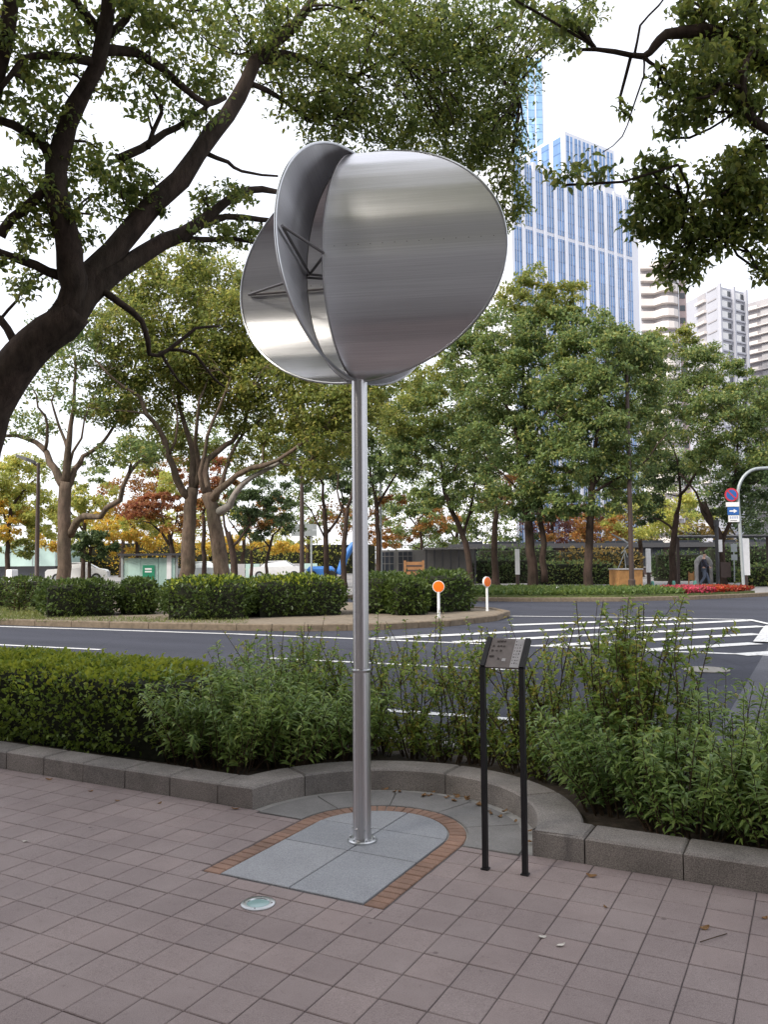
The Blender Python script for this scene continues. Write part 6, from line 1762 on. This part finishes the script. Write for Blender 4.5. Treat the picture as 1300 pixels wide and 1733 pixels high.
# grey slab block: recessed corridor side and a front with two window columns
gb = empty('grey_apartment_block', dxy((1213 - 650) / F_PX * 225, 225)); s_ = 225 / F_PX
z1 = lz(1216, 484, 225)[1]
A, B, C_, D_ = P_(1160, 241), P_(1216, 225), P_(1262, 231), P_(1216, 262)
MB().prism([A, B, C_, P_(1262, 262), P_(1160, 262)], 0, z1).build('wall', M_APT, gb)
fl = 3.0; nfl = int(z1 / fl)
def face_box(a, b, u0, u1, z0, z1_, out0, out1, name, mat, parent):
    d = (b - a)[:2]; L = np.linalg.norm(d); d = d / L; nrm = np.array([d[1], -d[0]])
    q = [a[:2] + d * u * L + nrm * o for u, o in ((u0, out1), (u1, out1), (u1, out0), (u0, out0))]
    return MB().prism(q, z0, z1_).build(name, mat, parent)
for k in range(nfl):
    z = z1 - (k + 1) * fl
    if z < 8: break
    for u0, u1 in ((.12, .46), (.60, .94)):
        w = face_box(B, C_, u0, u1, z + .5, z + 2.3, .02, .12, 'window', M_WHITE, gb)
        face_box(B, C_, u1 - .11, u1 - .005, z + .7, z + 2.2, .125, .2, 'pane', M_DKWIN, w)
        face_box(B, C_, u0, u1, z + .02, z + .4, .02, .5, 'balcony', M_APT, w)
    face_box(A, B, .42, .66, z + .9, z + 2.9, .02, .1, 'recess', M_APTD, gb)
    face_box(A, B, .40, .68, z + .1, z + .85, .02, .9, 'corridor_rail', M_OFFW, gb)
    face_box(A, B, .72, .97, z + 2.5, z + 2.9, .02, .15, 'ledge', M_APTD, gb)
for u in (.0, .5, .96): face_box(B, C_, u, u + .05, 0, z1 + .5, .02, 1.0, 'pilaster', M_APT, gb)
tag(gb, 'pale grey apartment slab with two columns of white windows', 'building')
rb_ = empty('balcony_apartment_block', dxy((1290 - 650) / F_PX * 268, 268)); s_ = 268 / F_PX
z1 = lz(1265, 515, 276)[1]
A, B = P_(1263, 276), P_(1345, 262)
MB().prism([A, B, P_(1345, 300), P_(1263, 300)], 0, z1).build('wall', M_APTD, rb_)
for k in range(int(z1 / 2.95)):
    z = z1 - (k + 1) * 2.95
    if z < 12: break
    face_box(A, B, 0, 1, z + .0, z + .25, .02, 1.6, 'slab', M_OFFW, rb_)
    face_box(A, B, .10, .30, z + .26, z + 1.2, 1.0, 1.55, 'parapet', M_OFFW, rb_)
    for u in (.34, .62): face_box(A, B, u, u + .2, z + .26, z + 2.6, .02, .5, 'partition', M_PALEPL, rb_)
tag(rb_, 'apartment block with stacked balconies at the right edge', 'building')

# ================================================================== BEHIND THE VIEWER (unseen, added to fill the steel reflections and shade the plaza)
ob = empty('added_office_block', (0, -15, 0))
MB().box(-45, 40, -14, 0, 0, 18).build('wall', M_OFFW, ob, world=False)
for r_ in range(5):
    for k in range(20):
        MB().box(-44 + k * 4.2, -41.4 + k * 4.2, .004, .06, 1.0 + r_ * 3.4, 3.1 + r_ * 3.4).build('window', M_DKWIN, ob, world=False)
tag(ob, 'added unseen office building with window rows, shading the plaza from behind', 'building')
src = [o for o in bpy.data.objects if o.name.startswith('median_tree') and o.parent is None][1]
for (x, y, a), lb in zip(((-11.5, -5.5, 1.0), (8.5, -5.0, 4.4), (1.9, -0.8, 0.3), (-5.2, -1.2, 3.4)), ('added unseen tree far left behind the viewer', 'added unseen tree far right behind the viewer', 'added unseen tree nearest to the viewer on the right', 'added unseen tree nearest to the viewer on the left')):
    c = copy_tree(src, (x, y, 0), a)
    c.scale = (1.4, 1.4, 1.3)
    tag(c, lb, 'tree', 'added unseen trees behind the viewer')
